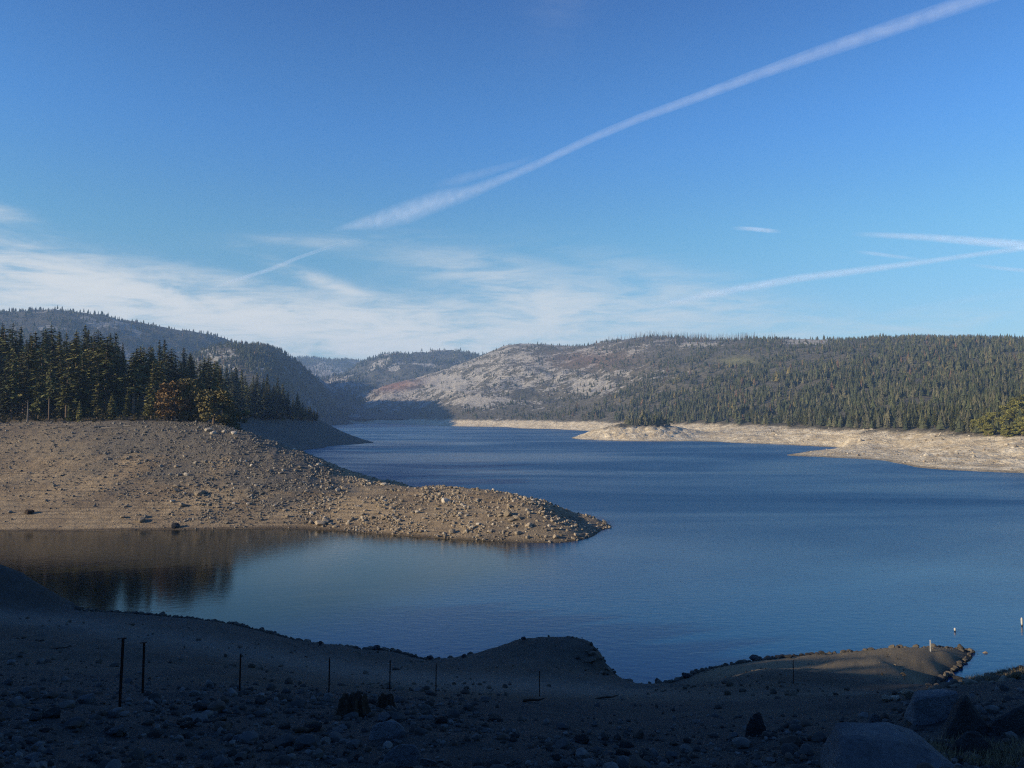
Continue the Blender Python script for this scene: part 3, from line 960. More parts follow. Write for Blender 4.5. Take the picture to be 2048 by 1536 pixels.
tt = np.where(grey[:, None], tint_mix(len(x), [(0.16, 0.15, 0.132), (0.22, 0.20, 0.165), (0.105, 0.10, 0.09), (0.29, 0.255, 0.205)], r_),
              tint_mix(len(x), [(0.28, 0.225, 0.155), (0.37, 0.30, 0.215), (0.19, 0.15, 0.105), (0.42, 0.365, 0.285)], r_))
rubble('scree', np.stack([x, y, z], 1), rad, tt, 'loose grey and tan stones strewn over the bank and spit', 'stones', sub_cut=0.46, seed=3)
N_SCREE = len(x)

boulder_count = 0
G_SPIT, G_BANK = 'boulders scattered over the stony spit', 'boulders scattered over the bank below the trees'
spots = []
for _ in range(4000):
    if len(spots) >= 185:
        break
    if random.random() < 0.66:
        bx, by = random.uniform(640, 1215), random.uniform(975, 1082)
    else:
        bx, by = random.uniform(330, 690), random.uniform(880, 1055)
    d0 = T_BC.hit(bx, by, 150, 300, 160)
    if d0[2] < 0.15 or d0[2] > 24:
        continue
    if abs(bx - 745) < 60 and abs(by - 985) < 14:
        continue
    if any((s[0] - d0[0]) ** 2 + (s[1] - d0[1]) ** 2 < 2.2 for s in spots):
        continue
    spots.append(d0)
    sz = min(1.25, 0.50 * math.exp(random.gauss(0, 0.32)))
    spit = bx > 650
    put_boulder(d0, sz, M_ROCK_TAN if random.random() < (0.8 if spit else 0.6) else M_ROCK_PALE,
                '', G_SPIT if spit else G_BANK)
    o = bpy.context.scene.collection.objects[-1]
    pale = o.data.materials[0] is M_ROCK_PALE
    sz_w = 'big' if sz > 0.72 else ('fist-like small' if sz < 0.38 else 'medium')
    if spit:
        where = 'near the dark tip of the spit' if bx > 1090 else ('below the rock clump on the outer spit' if bx > 960 and by > 1030 else ('along the skyline of the outer spit' if bx > 900 and by < 1012 else (
            'on the middle of the spit' if bx > 800 else 'where the spit joins the bank')))
        where += ' by the water' if by > 1058 else ''
    else:
        where = 'high under the white boulders by the oak' if by < 915 and bx < 560 else ('on the dark ridge edge above the saddle' if bx > 560 and by < 960 else (
            'low on the bank near the cove water' if by > 1015 else ('midway up the bank left of the gullies' if bx < 500 else 'midway up the rocky gullies of the bank')))
    o['label'] = f"{sz_w} {'pale' if pale else 'tan'} boulder {where}".replace('fist-like small', 'small')
    if len(o['label'].split()) > 16:
        o['label'] = o['label'].replace(' by the water', '').replace('medium ', '')
for bx, by, sz, mat, lab in [
        (891, 1005, 1.25, M_ROCK_PALE, 'largest pale rounded boulder on the crown of the spit'),
        (1016, 1032, 1.1, M_ROCK_TAN, 'tan boulder topping the clump of rocks towards the tip of the spit'),
        (1022, 1044, 0.8, M_ROCK_TAN, 'tan boulder just below the topmost rock of the clump near the tip of the spit'),
        (1058, 1055, 0.95, M_ROCK_TAN, 'big tan boulder low on the dark tip side of the spit'),
        (640, 1050, 1.5, M_ROCK_TAN, 'largest blocky boulder of the pile at the waterline where bank meets spit'),
        (652, 1046, 1.1, M_ROCK_TAN, 'smaller boulder leaning on the waterline pile from the spit side'),
        (622, 1048, 1.0, M_ROCK_TAN, 'smaller boulder beside the waterline pile on its left'),
        (768, 971, 1.0, M_ROCK_PALE, 'pale round boulder standing on the saddle skyline of the spit'),
        (688, 978, 0.9, M_ROCK_TAN, 'tan boulder on the smooth sandy saddle where the spit begins'),
        (776, 998, 0.7, M_ROCK_TAN, 'lone tan rock on the smooth upper face of the spit'),
        (638, 931, 0.9, M_ROCK_PALE, 'white boulder high on the dark ridge edge above the saddle'),
        (416, 863, 1.5, M_ROCK_PALE, 'largest white boulder in front of the round olive oak'),
        (426, 868, 1.1, M_ROCK_PALE, 'white boulder touching the right foot of the largest one by the oak'),
        (449, 865, 1.0, M_ROCK_PALE, 'white boulder midway along the row right of the oak'),
        (468, 868, 1.05, M_ROCK_PALE, 'white boulder at the right end of the row below the oak'),
        (472, 878, 0.9, M_ROCK_TAN, 'tan boulder just downhill of the white row by the oak'),
        (400, 990, 1.5, M_ROCK_TAN, 'dark jagged boulder alone halfway up the grey bank'),
        (352, 975, 0.95, M_ROCK_TAN, 'lone rock in the middle of the grey scree slope'),
        (365, 1012, 0.9, M_ROCK_TAN, 'flat tan rock on the lower brown beach'),
        (283, 1043, 1.1, M_ROCK_TAN, 'low jagged rock near the water on the brown beach'),
        (245, 1037, 0.8, M_ROCK_TAN, 'small flat rock on the brown beach left of the jagged one'),
        (350, 1056, 1.2, M_ROCK_DARK, 'dark wet rock at the edge of the brown cove')]:
    put_boulder(T_BC.hit(bx, by, 150, 300, 300), sz, mat, lab, None)

# gravel and rubble of the near shore
r_ = np.random.default_rng(44)
N = 60000
px = r_.uniform(-60, 2110, N)
dd = np.exp(r_.uniform(math.log(5.5), math.log(46), N))
x, y = (px - 1024) / FPX * dd, dd
sp = (1 - ss(y + fbm(x, y, 6, 3, 311) * 12, 22, 40)) * (0.35 + 0.65 * ss(fbm(x, y, 2.5, 3, 312), -0.3, 0.3))
sp = np.where(px > 1000, sp * (1 - 0.85 * ss(y, 13, 19)), sp)
ok = r_.random(N) < sp * 0.38
x, y = x[ok], y[ok]
z = T_A.h(x, y)
rad = np.clip(0.023 * np.exp(r_.normal(0, 0.66, len(x))), 0.012, 0.13) * (0.75 + y / 24)
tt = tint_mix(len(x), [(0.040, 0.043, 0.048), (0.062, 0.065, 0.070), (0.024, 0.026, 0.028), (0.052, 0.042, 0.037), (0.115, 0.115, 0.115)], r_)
P0, R0, T0 = np.stack([x, y, z], 1), rad, tt
# stones edging the dark shoreline
e = []
for (ax, ay), (bx, by) in zip(shore_line[:-1], shore_line[1:]):
    if abs(bx - ax) > 200:
        continue
    for _ in range(int(math.hypot(bx - ax, by - ay) * 0.9)):
        t = random.random()
        w_ = W(ax + (bx - ax) * t, ay + (by - ay) * t + abs(random.gauss(0, 3.0)))
        e.append(w_)
e = np.array(e)
ez = np.maximum(T_A.h(e[:, 0], e[:, 1]), -0.05)
er = np.clip(0.16 * np.exp(r_.normal(0, 0.5, len(e))), 0.07, 0.5)
et = tint_mix(len(e), [(0.07, 0.062, 0.05), (0.10, 0.088, 0.068), (0.05, 0.046, 0.042)], r_)
# stones over the sunlit right mound
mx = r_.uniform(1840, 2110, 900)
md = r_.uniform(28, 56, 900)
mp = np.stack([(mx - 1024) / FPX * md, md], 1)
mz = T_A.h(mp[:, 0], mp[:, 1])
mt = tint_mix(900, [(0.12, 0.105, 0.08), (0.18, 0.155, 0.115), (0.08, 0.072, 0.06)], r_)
# pebbles over the bench, the promontory and its broken flank
bx_ = r_.uniform(-60, 1900, 9000)
bd_ = r_.uniform(34, 92, 9000)
bp = np.stack([(bx_ - 1024) / FPX * bd_, bd_], 1)
bz_ = T_A.h(bp[:, 0], bp[:, 1])
flank = ss(bp[:, 0], 5.5, 8) * (1 - ss(bp[:, 0], 11.5, 13)) * ss(bd_, 62, 72)
ok = (bz_ > 0.1) & (r_.random(9000) < np.maximum(flank, 0.30 * ss(fbm(bp[:, 0], bp[:, 1], 9, 3, 331), -0.1, 0.4)))
br_ = np.clip(0.085 * np.exp(r_.normal(0, .55, 9000)), .04, .42) * (1 + 0.7 * flank)
P0 = np.concatenate([P0, np.column_stack([bp, bz_])[ok]])
R0 = np.concatenate([R0, br_[ok]])
T0 = np.concatenate([T0, tint_mix(int(ok.sum()), [(0.060, 0.052, 0.040), (0.085, 0.074, 0.058), (0.040, 0.036, 0.031), (0.12, 0.105, 0.085)], r_)])
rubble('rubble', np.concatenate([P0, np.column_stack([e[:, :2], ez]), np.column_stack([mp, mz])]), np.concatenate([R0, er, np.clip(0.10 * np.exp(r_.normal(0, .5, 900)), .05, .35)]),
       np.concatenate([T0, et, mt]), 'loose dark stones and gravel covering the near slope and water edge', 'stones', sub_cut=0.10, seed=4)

G_NEAR = 'dark rocks lying on the near gravel slope'
n_near = 0


def near_label(bx, by):
    row = 'at the bottom edge' if by > 1505 else ('in the middle of the gravel slope' if by > 1440 else 'at the upper gravel edge')
    spot = ('left of the tallest fence post' if bx < 240 else 'between the tallest and third posts' if bx < 480 else 'left of the larger stump' if bx < 670 else
            'below the two stumps' if bx < 830 else 'right of the two stumps' if bx < 1080 else 'left of the dark upright block' if bx < 1480 else 'left of the huge grey slab')
    return f'dark rock {row} {spot}'


while n_near < 62:
    bx, by = random.uniform(10, 1650), random.uniform(1398, 1530)
    if bx > 1000 and by < 1480:
        continue
    p = T_A.hit(bx, by, 5, 40, 200)
    if random.random() < 0.3 and p[1] < 9:
        continue
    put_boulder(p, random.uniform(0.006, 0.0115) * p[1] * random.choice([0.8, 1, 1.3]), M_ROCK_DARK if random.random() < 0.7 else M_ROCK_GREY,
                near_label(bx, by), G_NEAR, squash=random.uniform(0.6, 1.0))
    n_near += 1


def near_rock(bx, by, wpx, hpx, mat, lab, variant, rz=0.0, tx=0.0, ty=0.0, d=None, sub=4):
    """a rock of its own whose foot is seen at that pixel, sized from its width and height in the picture"""
    p = T_A.hit(bx, by, 5, 110, 500)
    s = p[1] / FPX
    o = link('boulder', rock_mesh(variant, mat, sub))
    o.scale = (wpx * s * 0.56, wpx * s * 0.48, hpx * s * 0.66)
    o.rotation_euler = (tx, ty, rz)
    o.location = (p[0], p[1] + wpx * s * 0.25, p[2] + hpx * s * 0.36)
    tag(o, lab, 'boulder')
    return o


def wedge_mesh(name, pts, mat, seed, levels=4, rough=0.03):
    """an angular quarried block: convex hull of a few corners, then roughened"""
    import bmesh
    bm = bmesh.new()
    vs = [bm.verts.new(p) for p in pts]
    res = bmesh.ops.convex_hull(bm, input=vs)
    inner = [e for e in res['geom_interior'] if isinstance(e, bmesh.types.BMVert)]
    bmesh.ops.delete(bm, geom=inner, context='VERTS')
    bmesh.ops.bevel(bm, geom=bm.edges[:], offset=0.03, segments=1, affect='EDGES')
    bmesh.ops.triangulate(bm, faces=bm.faces[:])
    for _ in range(levels):
        bmesh.ops.subdivide_edges(bm, edges=[e for e in bm.edges if e.calc_length() > 0.09], cuts=1, use_grid_fill=True)
        bmesh.ops.triangulate(bm, faces=bm.faces[:])
    bm.normal_update()
    co = np.array([v.co[:] for v in bm.verts])
    no = np.array([v.normal[:] for v in bm.verts])
    d = fbm(co[:, 0] * 1.0 + co[:, 2] * 0.7 + seed, co[:, 1] + co[:, 2] * 0.6, 0.45, 4, seed) * rough
    co = co + no * d[:, None]
    for v, c in zip(bm.verts, co):
        v.co = c
    me = bpy.data.meshes.new(name)
    bm.to_mesh(me)
    bm.free()
    me.materials.append(mat)
    return me


def wedge(px, py, scale_px, pts, mat, lab, seed, rz=0.0):
    p = T_A.hit(px, py, 5, 60, 500)
    s = p[1] / FPX * scale_px
    o = link('boulder', wedge_mesh('angular_boulder', [(a * s, b * s, c * s) for a, b, c in pts], mat, seed))
    o.location = p
    o.rotation_euler = (0, 0, rz)
    tag(o, lab, 'boulder')
    return o


# the quarried blocks in the right corner
wedge(1795, 1550, 105, [(-1.3, -0.3, -0.3), (-1.10, 0.0, 0.22), (-0.86, 0.5, 0.50), (-0.66, 1.1, 0.55), (0.30, 0.45, 0.46), (0.35, 1.2, 0.52), (0.85, 0.35, 0.30), (0.95, 1.1, 0.36),
                        (1.2, -0.1, 0.04), (1.25, 0.5, -0.3), (1.1, -0.4, -0.4), (-0.9, -0.55, 0.06), (0.2, -0.55, 0.08), (0.3, 1.4, -0.3), (-1.0, 1.3, -0.3)],
      M_ROCK_GREY, 'huge pale grey flat topped slab in the right corner of the near shore', 1)
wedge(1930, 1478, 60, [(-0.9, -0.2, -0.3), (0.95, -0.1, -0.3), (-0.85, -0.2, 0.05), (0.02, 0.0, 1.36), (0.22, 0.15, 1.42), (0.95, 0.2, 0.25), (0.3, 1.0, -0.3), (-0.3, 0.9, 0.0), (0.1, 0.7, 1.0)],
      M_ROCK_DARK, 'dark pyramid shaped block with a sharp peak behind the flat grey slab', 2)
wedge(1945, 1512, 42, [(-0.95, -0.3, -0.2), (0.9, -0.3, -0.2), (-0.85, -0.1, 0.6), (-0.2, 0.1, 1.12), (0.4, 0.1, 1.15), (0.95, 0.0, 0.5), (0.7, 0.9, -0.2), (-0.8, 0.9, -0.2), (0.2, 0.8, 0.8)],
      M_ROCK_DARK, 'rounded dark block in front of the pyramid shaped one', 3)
wedge(1880, 1444, 55, [(-0.95, 0, -0.2), (0.7, 0, -0.2), (-0.75, 0.2, 0.75), (0.9, 0.3, 0.95), (-0.4, 0.9, 0.8), (0.8, 1, 0.8), (0.6, 1.1, -0.2), (-0.9, 0.9, -0.2)],
      M_ROCK_GREY, 'grey tilted slab leaning behind the left side of the dark pyramid block', 4)
wedge(1752, 1456, 26, [(-0.6, 0, -0.2), (0.6, 0, -0.2), (-0.5, 0.1, 0.55), (-0.1, 0.2, 1.15), (0.35, 0.2, 1.0), (0.6, 0.2, 0.3), (0.3, 0.7, -0.2), (-0.4, 0.7, 0.2)],
      M_ROCK_GREY, 'small upright grey block standing left of the big slabs', 5)
wedge(1512, 1472, 34, [(-0.6, 0, -0.2), (0.6, 0, -0.2), (-0.45, 0.1, 0.5), (-0.1, 0.1, 1.25), (0.4, 0.2, 1.4), (0.7, 0.2, 0.3), (0.3, 0.7, -0.2), (-0.4, 0.7, 0.2)],
      M_ROCK_DARK, 'dark upright block alone at the edge of the gravel right of centre', 6)
wedge(2035, 1470, 50, [(-0.9, 0, -0.2), (0.9, 0, -0.2), (-0.75, 0.2, 0.5), (0.0, 0.2, 0.9), (0.9, 0.3, 1.2), (0.8, 1, 0.9), (0.6, 1.1, -0.2), (-0.9, 0.9, -0.2)],
      M_ROCK_DARK, 'dark block cut by the right edge beside the rounded one', 7)
wedge(772, 1478, 40, [(-0.9, 0, -0.2), (0.9, 0, -0.2), (-0.8, 0.2, 0.5), (-0.3, 0.2, 0.85), (0.5, 0.3, 0.8), (0.9, 0.4, 0.35), (0.6, 1.1, -0.2), (-0.9, 0.9, -0.2)],
      M_ROCK_GREY, 'dark rounded block above the pale slab near the middle of the near slope', 8)
wedge(800, 1532, 42, [(-0.95, 0, -0.2), (0.9, 0, -0.2), (-0.7, 0.1, 0.5), (-0.1, 0.3, 0.98), (0.75, 0.3, 0.9), (0.95, 0.4, 0.35), (0.6, 1.1, -0.2), (-0.9, 0.9, -0.2)],
      M_ROCK_GREY, 'pale angular slab at the bottom edge left of centre', 9)
wedge(850, 1532, 24, [(-0.9, 0, -0.2), (1.2, 0, -0.2), (-0.9, 0.1, 0.5), (0, 0.2, 0.7), (1.1, 0.3, 0.2), (0.6, 0.9, -0.2), (-0.9, 0.9, -0.2)],
      M_ROCK_GREY, 'low flat rock touching the right side of the pale angular slab', 10)
for bx, by, w, h, mat, lab, v in [
        (1774, 1404, 22, 14, M_ROCK_PALE, 'pale boulder leftmost of the three on the gully lip by the small inlet', 0),
        (1795, 1402, 20, 11, M_ROCK_PALE, 'pale flat boulder in the middle of the three on the gully lip', 1),
        (1818, 1397, 26, 19, M_ROCK_TAN, 'tan boulder rightmost of the three on the gully lip by the small inlet', 2),
        (1919, 1364, 18, 14, M_ROCK_DARK, 'dark round boulder against the inlet on the skyline of the right mound', 3),
        (1968, 1350, 20, 12, M_ROCK_DARK, 'dark low boulder higher up the skyline of the right mound', 4),
        (752, 1300, 15, 10, M_ROCK_DARK, 'dark block standing on the shore skyline left of the dip', 5),
        (859, 1321, 12, 12, M_ROCK_DARK, 'dark upright rock in the dip of the shoreline', 6),
        (927, 1315, 14, 7, M_ROCK_DARK, 'low dark rock just right of the dip of the shoreline', 7),
        (1048, 1283, 11, 8, M_ROCK_DARK, 'small dark rock on top of the cut off promontory', 8),
        (1510, 1322, 24, 12, M_ROCK_DARK, 'dark boulder on the water edge where the low tongue begins', 0),
        (1579, 1317, 16, 9, M_ROCK_DARK, 'dark boulder on the water edge behind the thin post', 1),
        (1644, 1309, 12, 8, M_ROCK_DARK, 'small dark boulder on the water edge midway along the tongue', 2),
        (1373, 1357, 16, 12, M_ROCK_DARK, 'dark boulder at the root of the tongue by the open water', 3),
        (640, 1292, 8, 10, M_ROCK_DARK, 'narrow dark rock sticking up from the left shoreline', 4)]:
    near_rock(bx, by, w, h, mat, lab, v, rz=random.uniform(0, 3), sub=3)
for bx, by, w, lab in [(1970, 1306, 9, 'brown rock poking out of the water off the tip of the tongue'), (1956, 1308, 5, 'tiny dark rock awash beside the brown one off the tongue')]:
    p = W(bx, by)
    o = put_boulder((p[0], p[1], -0.1), w * p[1] / FPX * 0.55, M_ROCK_TAN if w > 6 else M_ROCK_DARK, lab, None)

# stones on the far right bank
r_ = np.random.default_rng(55)
N = 9000
px = r_.uniform(1420, 2120, N)
dd = r_.uniform(360, 880, N)
x, y = (px - 1024) / FPX * dd, dd
z = T_R.h(x, y)
ok = (z > 0.4) & (z < 14.5) & (r_.random(N) < 0.15 + 0.85 * ss(fbm(x, y, 40, 3, 401), 0, 0.3)) & (r_.random(N) < 0.55)
x, y, z = x[ok], y[ok], z[ok]
rubble('bank_stones', np.stack([x, y, z], 1), np.clip(0.42 * np.exp(r_.normal(0, .6, len(x))), 0.18, 2.0) * (0.7 + z / 20),
       tint_mix(len(x), [(0.44, 0.38, 0.29), (0.52, 0.47, 0.38), (0.24, 0.20, 0.15), (0.33, 0.27, 0.20)], r_), 'pale stones strewn over the far right drawdown bank', 'stones', seed=5)

# ------------------------------------------------------------------ trees
def mat_leaf(name, a, b_, var=0.45):
    m, q, b = new_mat(name)
    g = q.n('ShaderNodeNewGeometry').outputs['Position']
    rnd = q.n('ShaderNodeObjectInfo').outputs['Random']
    col = q.mix(q.ramp(q.noise(g, 0.5, 3), 0.3, 0.7), a, b_)
    v = q.m('ADD', 1 - var / 2, q.m('MULTIPLY', rnd, var))
    col = q.mix(1.0, col, q.comb(v, v, q.m('MULTIPLY', v, 0.9)), 'MULTIPLY')
    q.put(b.inputs['Base Color'], col)
    b.inputs['Roughness'].default_value = 0.75
    return m


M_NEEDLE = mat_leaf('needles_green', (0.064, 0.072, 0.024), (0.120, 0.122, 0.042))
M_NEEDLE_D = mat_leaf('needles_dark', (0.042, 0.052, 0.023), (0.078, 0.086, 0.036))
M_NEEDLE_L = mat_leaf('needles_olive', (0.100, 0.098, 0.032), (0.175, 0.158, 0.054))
M_OAK_O = mat_leaf('oak_leaves_rust', (0.115, 0.070, 0.030), (0.18, 0.112, 0.050), 0.2)
M_OAK_G = mat_leaf('oak_leaves_olive', (0.085, 0.072, 0.030), (0.150, 0.122, 0.050), 0.2)
M_SHRUB = mat_leaf('shrub_leaves', (0.050, 0.046, 0.020), (0.095, 0.080, 0.036), 0.5)
M_SHRUB_R = mat_leaf('shore_shrub_leaves', (0.115, 0.118, 0.030), (0.20, 0.185, 0.055), 0.3)
mb, q_, b_ = new_mat('bark')
tcb = q_.n('ShaderNodeTexCoord').outputs['Object']
q_.put(b_.inputs['Base Color'], q_.mix(q_.noise(tcb, 3.0, 5, 0.7), (0.075, 0.052, 0.036), (0.17, 0.125, 0.09)))
M_BARK = mb
mb2, q_, b_ = new_mat('grey_dead_wood')
tcb = q_.n('ShaderNodeTexCoord').outputs['Object']
q_.put(b_.inputs['Base Color'], q_.mix(q_.noise(tcb, 4.0, 5, 0.7), (0.11, 0.095, 0.08), (0.25, 0.22, 0.19)))
M_DEAD = mb2


def tube(path, radii, sides=7):
    """tapered tube along a path: verts, quads"""
    V, F = [], []
    n = len(path)
    for i in range(n):
        a = np.array(path[max(i - 1, 0)])
        b = np.array(path[min(i + 1, n - 1)])
        t = (b - a) / (np.linalg.norm(b - a) + 1e-9)
        u = np.cross(t, [0.3, 1, 0.1])
        u /= np.linalg.norm(u)
        w = np.cross(t, u)
        for k in range(sides):
            an = 2 * math.pi * k / sides
            V.append(np.array(path[i]) + radii[i] * (u * math.cos(an) + w * math.sin(an)))
    for i in range(n - 1):
        for k in range(sides):
            F.append((i * sides + k, i * sides + (k + 1) % sides, (i + 1) * sides + (k + 1) % sides, (i + 1) * sides + k))
    return np.array(V), np.array(F)


def join_tubes(ts):
    V, F, o = [], [], 0
    for v, f in ts:
        V.append(v)
        F.append(f + o)
        o += len(v)
    return np.concatenate(V), np.concatenate(F)


def leaf_quads(cen, axis_u, axis_v):
    n = len(cen)
    V = np.stack([cen - axis_u - axis_v * 0.5, cen + axis_u * 0.2 - axis_v, cen + axis_u, cen - axis_u * 0.1 + axis_v], 1).reshape(-1, 3)
    F = (np.arange(n) * 4)[:, None] + np.arange(4)[None]
    return V, F


def conifer(seed, h=1.0, R0=0.15, start=0.15, power=0.8, spacing=0.024, lean=0.01, top_round=0.0, gap=0.12, leaf=0.026):
    """unit-height conifer: whorls of drooping boughs made of small sprays"""
    r = np.random.default_rng(seed)
    cx = lambda t: np.array([lean * math.sin(t * 3 + seed), lean * math.cos(t * 2.3 + seed), 0]) * t
    path = [cx(t) + np.array([0, 0, t * h]) for t in np.linspace(0, 1, 9)]
    ts = [tube(path, [0.016 * (1 - t) ** 0.8 + 0.0016 for t in np.linspace(0, 1, 9)], 7)]
    cen, au, av = [], [], []
    t = start
    bulge = r.uniform(0, 6.28)
    while t < 0.995:
        k = (t - start) / (1 - start)
        prof = (1 - k) ** power
        if top_round:
            prof = min(prof, 1.0) * (1 - top_round) + top_round * math.sqrt(max(0.0, 1 - (2 * k - 0.85) ** 2 / 1.4))
        lf = leaf * (1.0 - 0.55 * k * k)
        rad = R0 * max(prof, 0.012) * (1 + 0.10 * math.sin(t * 31 + bulge)) * r.uniform(0.85, 1.15) * min(1, 0.45 + k * 4)
        nb = r.integers(5, 8)
        a0 = r.uniform(0, 6.28)
        for j in range(nb):
            if r.random() < gap:
                continue
            a = a0 + j * 6.283 / nb + r.normal(0, 0.25)
            L = rad * r.uniform(0.65, 1.2)
            rise = r.uniform(-0.35, 0.05) + 0.55 * max(0, k - 0.6)
            dirv = np.array([math.cos(a), math.sin(a), 0])
            base = cx(t) + np.array([0, 0, t * h])
            n = max(2, int(L / (lf * 0.95)) + 1)
            if L > 0.06 and r.random() < 0.5:
                ts.append(tube([base, base + dirv * L * 0.8 + np.array([0, 0, rise * L * 0.8])], [0.0035, 0.001], 3))
            for i in range(n):
                s = (i + 0.7) / n
                p = base + dirv * L * s + np.array([0, 0, rise * L * s - 0.25 * L * s * s]) + r.normal(0, 0.22 * lf, 3)
                u = dirv * lf * r.uniform(0.7, 1.2) + r.normal(0, 0.3 * lf, 3) + np.array([0, 0, -0.3 * lf])
                side = np.cross(dirv, [0, 0, 1]) * lf * r.uniform(0.6, 1.1) * (1.15 - 0.5 * s) + r.normal(0, 0.26 * lf, 3)
                cen.append(p)
                au.append(u)
                av.append(side)
        t += spacing * r.uniform(0.7, 1.3)
    # leader
    for i in range(4):
        cen.append(cx(1) + np.array([0, 0, h * (0.985 + 0.006 * i)]))
        au.append(np.array([0, 0, 0.014]))
        av.append(r.normal(0, 0.004, 3))
    return join_tubes(ts), leaf_quads(np.array(cen), np.array(au), np.array(av))


def broadleaf(seed, spread=0.42, n=1500, base=0.16, leaf=0.040, clumps=26, limbs=9):
    """unit-height round crowned tree"""
    r = np.random.default_rng(seed)
    ts = [tube([(0, 0, 0), (0.01, 0, 0.15), (0.02, 0.01, 0.34)], [0.03, 0.024, 0.016], 7)]
    cc, cr = [], []
    for i in range(clumps):
        a, rr, zz = r.uniform(0, 6.28), math.sqrt(r.random()), r.uniform(0, 1)
        prof = math.sin(math.pi * (0.16 + 0.74 * zz)) ** 0.7
        c = np.array([math.cos(a) * rr * spread * 0.8 * prof, math.sin(a) * rr * spread * 0.8 * prof, base + 0.08 + zz * (0.87 - base)])
        cc.append(c)
        cr.append(r.uniform(0.07, 0.13))
        if i < limbs:
            ts.append(tube([(0.01, 0, 0.12 + 0.02 * i), np.array([0.01, 0, 0.2 + 0.02 * i]) * 0.6 + c * 0.4, c], [0.013, 0.008, 0.002], 5))
    cc, cr = np.array(cc), np.array(cr)
    w = r.integers(0, clumps, n)
    dirs = r.normal(size=(n, 3))
    dirs /= np.linalg.norm(dirs, axis=1)[:, None]
    cen = cc[w] + dirs * (cr[w] * r.uniform(0.5, 1.08, n))[:, None] * np.array([1.15, 1.15, 0.9])
    cen[:, 2] = np.clip(cen[:, 2], base * 0.6, 1.0)
    u = r.normal(size=(n, 3)) * leaf * 0.42
    v = np.cross(u, r.normal(size=(n, 3)))
    v = v / (np.linalg.norm(v, axis=1)[:, None] + 1e-9) * leaf * r.uniform(0.4, 0.8, (n, 1))
    return join_tubes(ts), leaf_quads(cen, u, v)


FIR, PINE, YOUNG = [], [], []
for s in range(6):
    FIR.append(conifer(60 + s, R0=0.125 + 0.02 * (s % 3), start=0.08 + 0.05 * (s % 2), power=0.85, gap=0.10))
for s in range(4):
    PINE.append(conifer(80 + s, R0=0.135 + 0.015 * (s % 2), start=0.26 + 0.06 * (s % 3), power=0.55, top_round=0.45, spacing=0.030, gap=0.24, lean=0.016))
for s in range(3):
    YOUNG.append(conifer(95 + s, R0=0.24, start=0.05, power=0.75, spacing=0.05, gap=0.05, leaf=0.055))
OAK = [broadleaf(110 + s, spread=0.40 + 0.05 * s, base=0.03, clumps=34, n=4200, leaf=0.036) for s in range(3)]
BUSH = [broadleaf(120 + s, spread=0.75, n=700, base=0.02, leaf=0.085, clumps=14, limbs=5) for s in range(3)]

MESHES = {}


def tree_meshes(kind, i, leafm, bark):
    key = (kind, i, leafm.name, bark.name)
    if key not in MESHES:
        (tv, tf), (cv_, cf_) = {'fir': FIR, 'pine': PINE, 'young': YOUNG, 'oak': OAK, 'bush': BUSH}[kind][i]
        MESHES[key] = (mesh_np(kind + '_trunk', tv, tf, [bark], smooth=True), mesh_np(kind + '_crown', cv_, cf_, [leafm]))
    return MESHES[key]


def tree(name, pos, h, kind, i, leafm, label, cat, group=None, wide=1.0, parts=True, bark=None):
    tm, cm = tree_meshes(kind, i, leafm, bark or M_BARK)
    s = (h * wide, h * wide, h)
    rz = random.uniform(0, 6.28)
    if parts:
        root = link(name, None)
        root.empty_display_size = 1
        link('trunk' if kind != 'bush' else 'stem', tm, root)
        link('crown' if kind != 'bush' else 'foliage', cm, root)
    else:
        key = ('joined', kind, i, leafm.name)
        if key not in MESHES:
            (tv, tf), (cv_, cf_) = {'fir': FIR, 'pine': PINE, 'young': YOUNG, 'oak': OAK, 'bush': BUSH}[kind][i]
            MESHES[key] = mesh_np('whole_' + kind, np.concatenate([tv, cv_]), [tf, cf_ + len(tv)], [M_BARK, leafm], midx=[0] * len(tf) + [1] * len(cf_))
        root = link(name, MESHES[key])
    root.location = (pos[0], pos[1], pos[2] - 0.15)
    root.rotation_euler = (0, 0, rz)
    root.scale = s
    tag(root, label, cat, group)
    return root


def height_for(pos, top_py, px):
    a, b = ray(px, top_py)
    return EYE + b * pos[1] - pos[2]


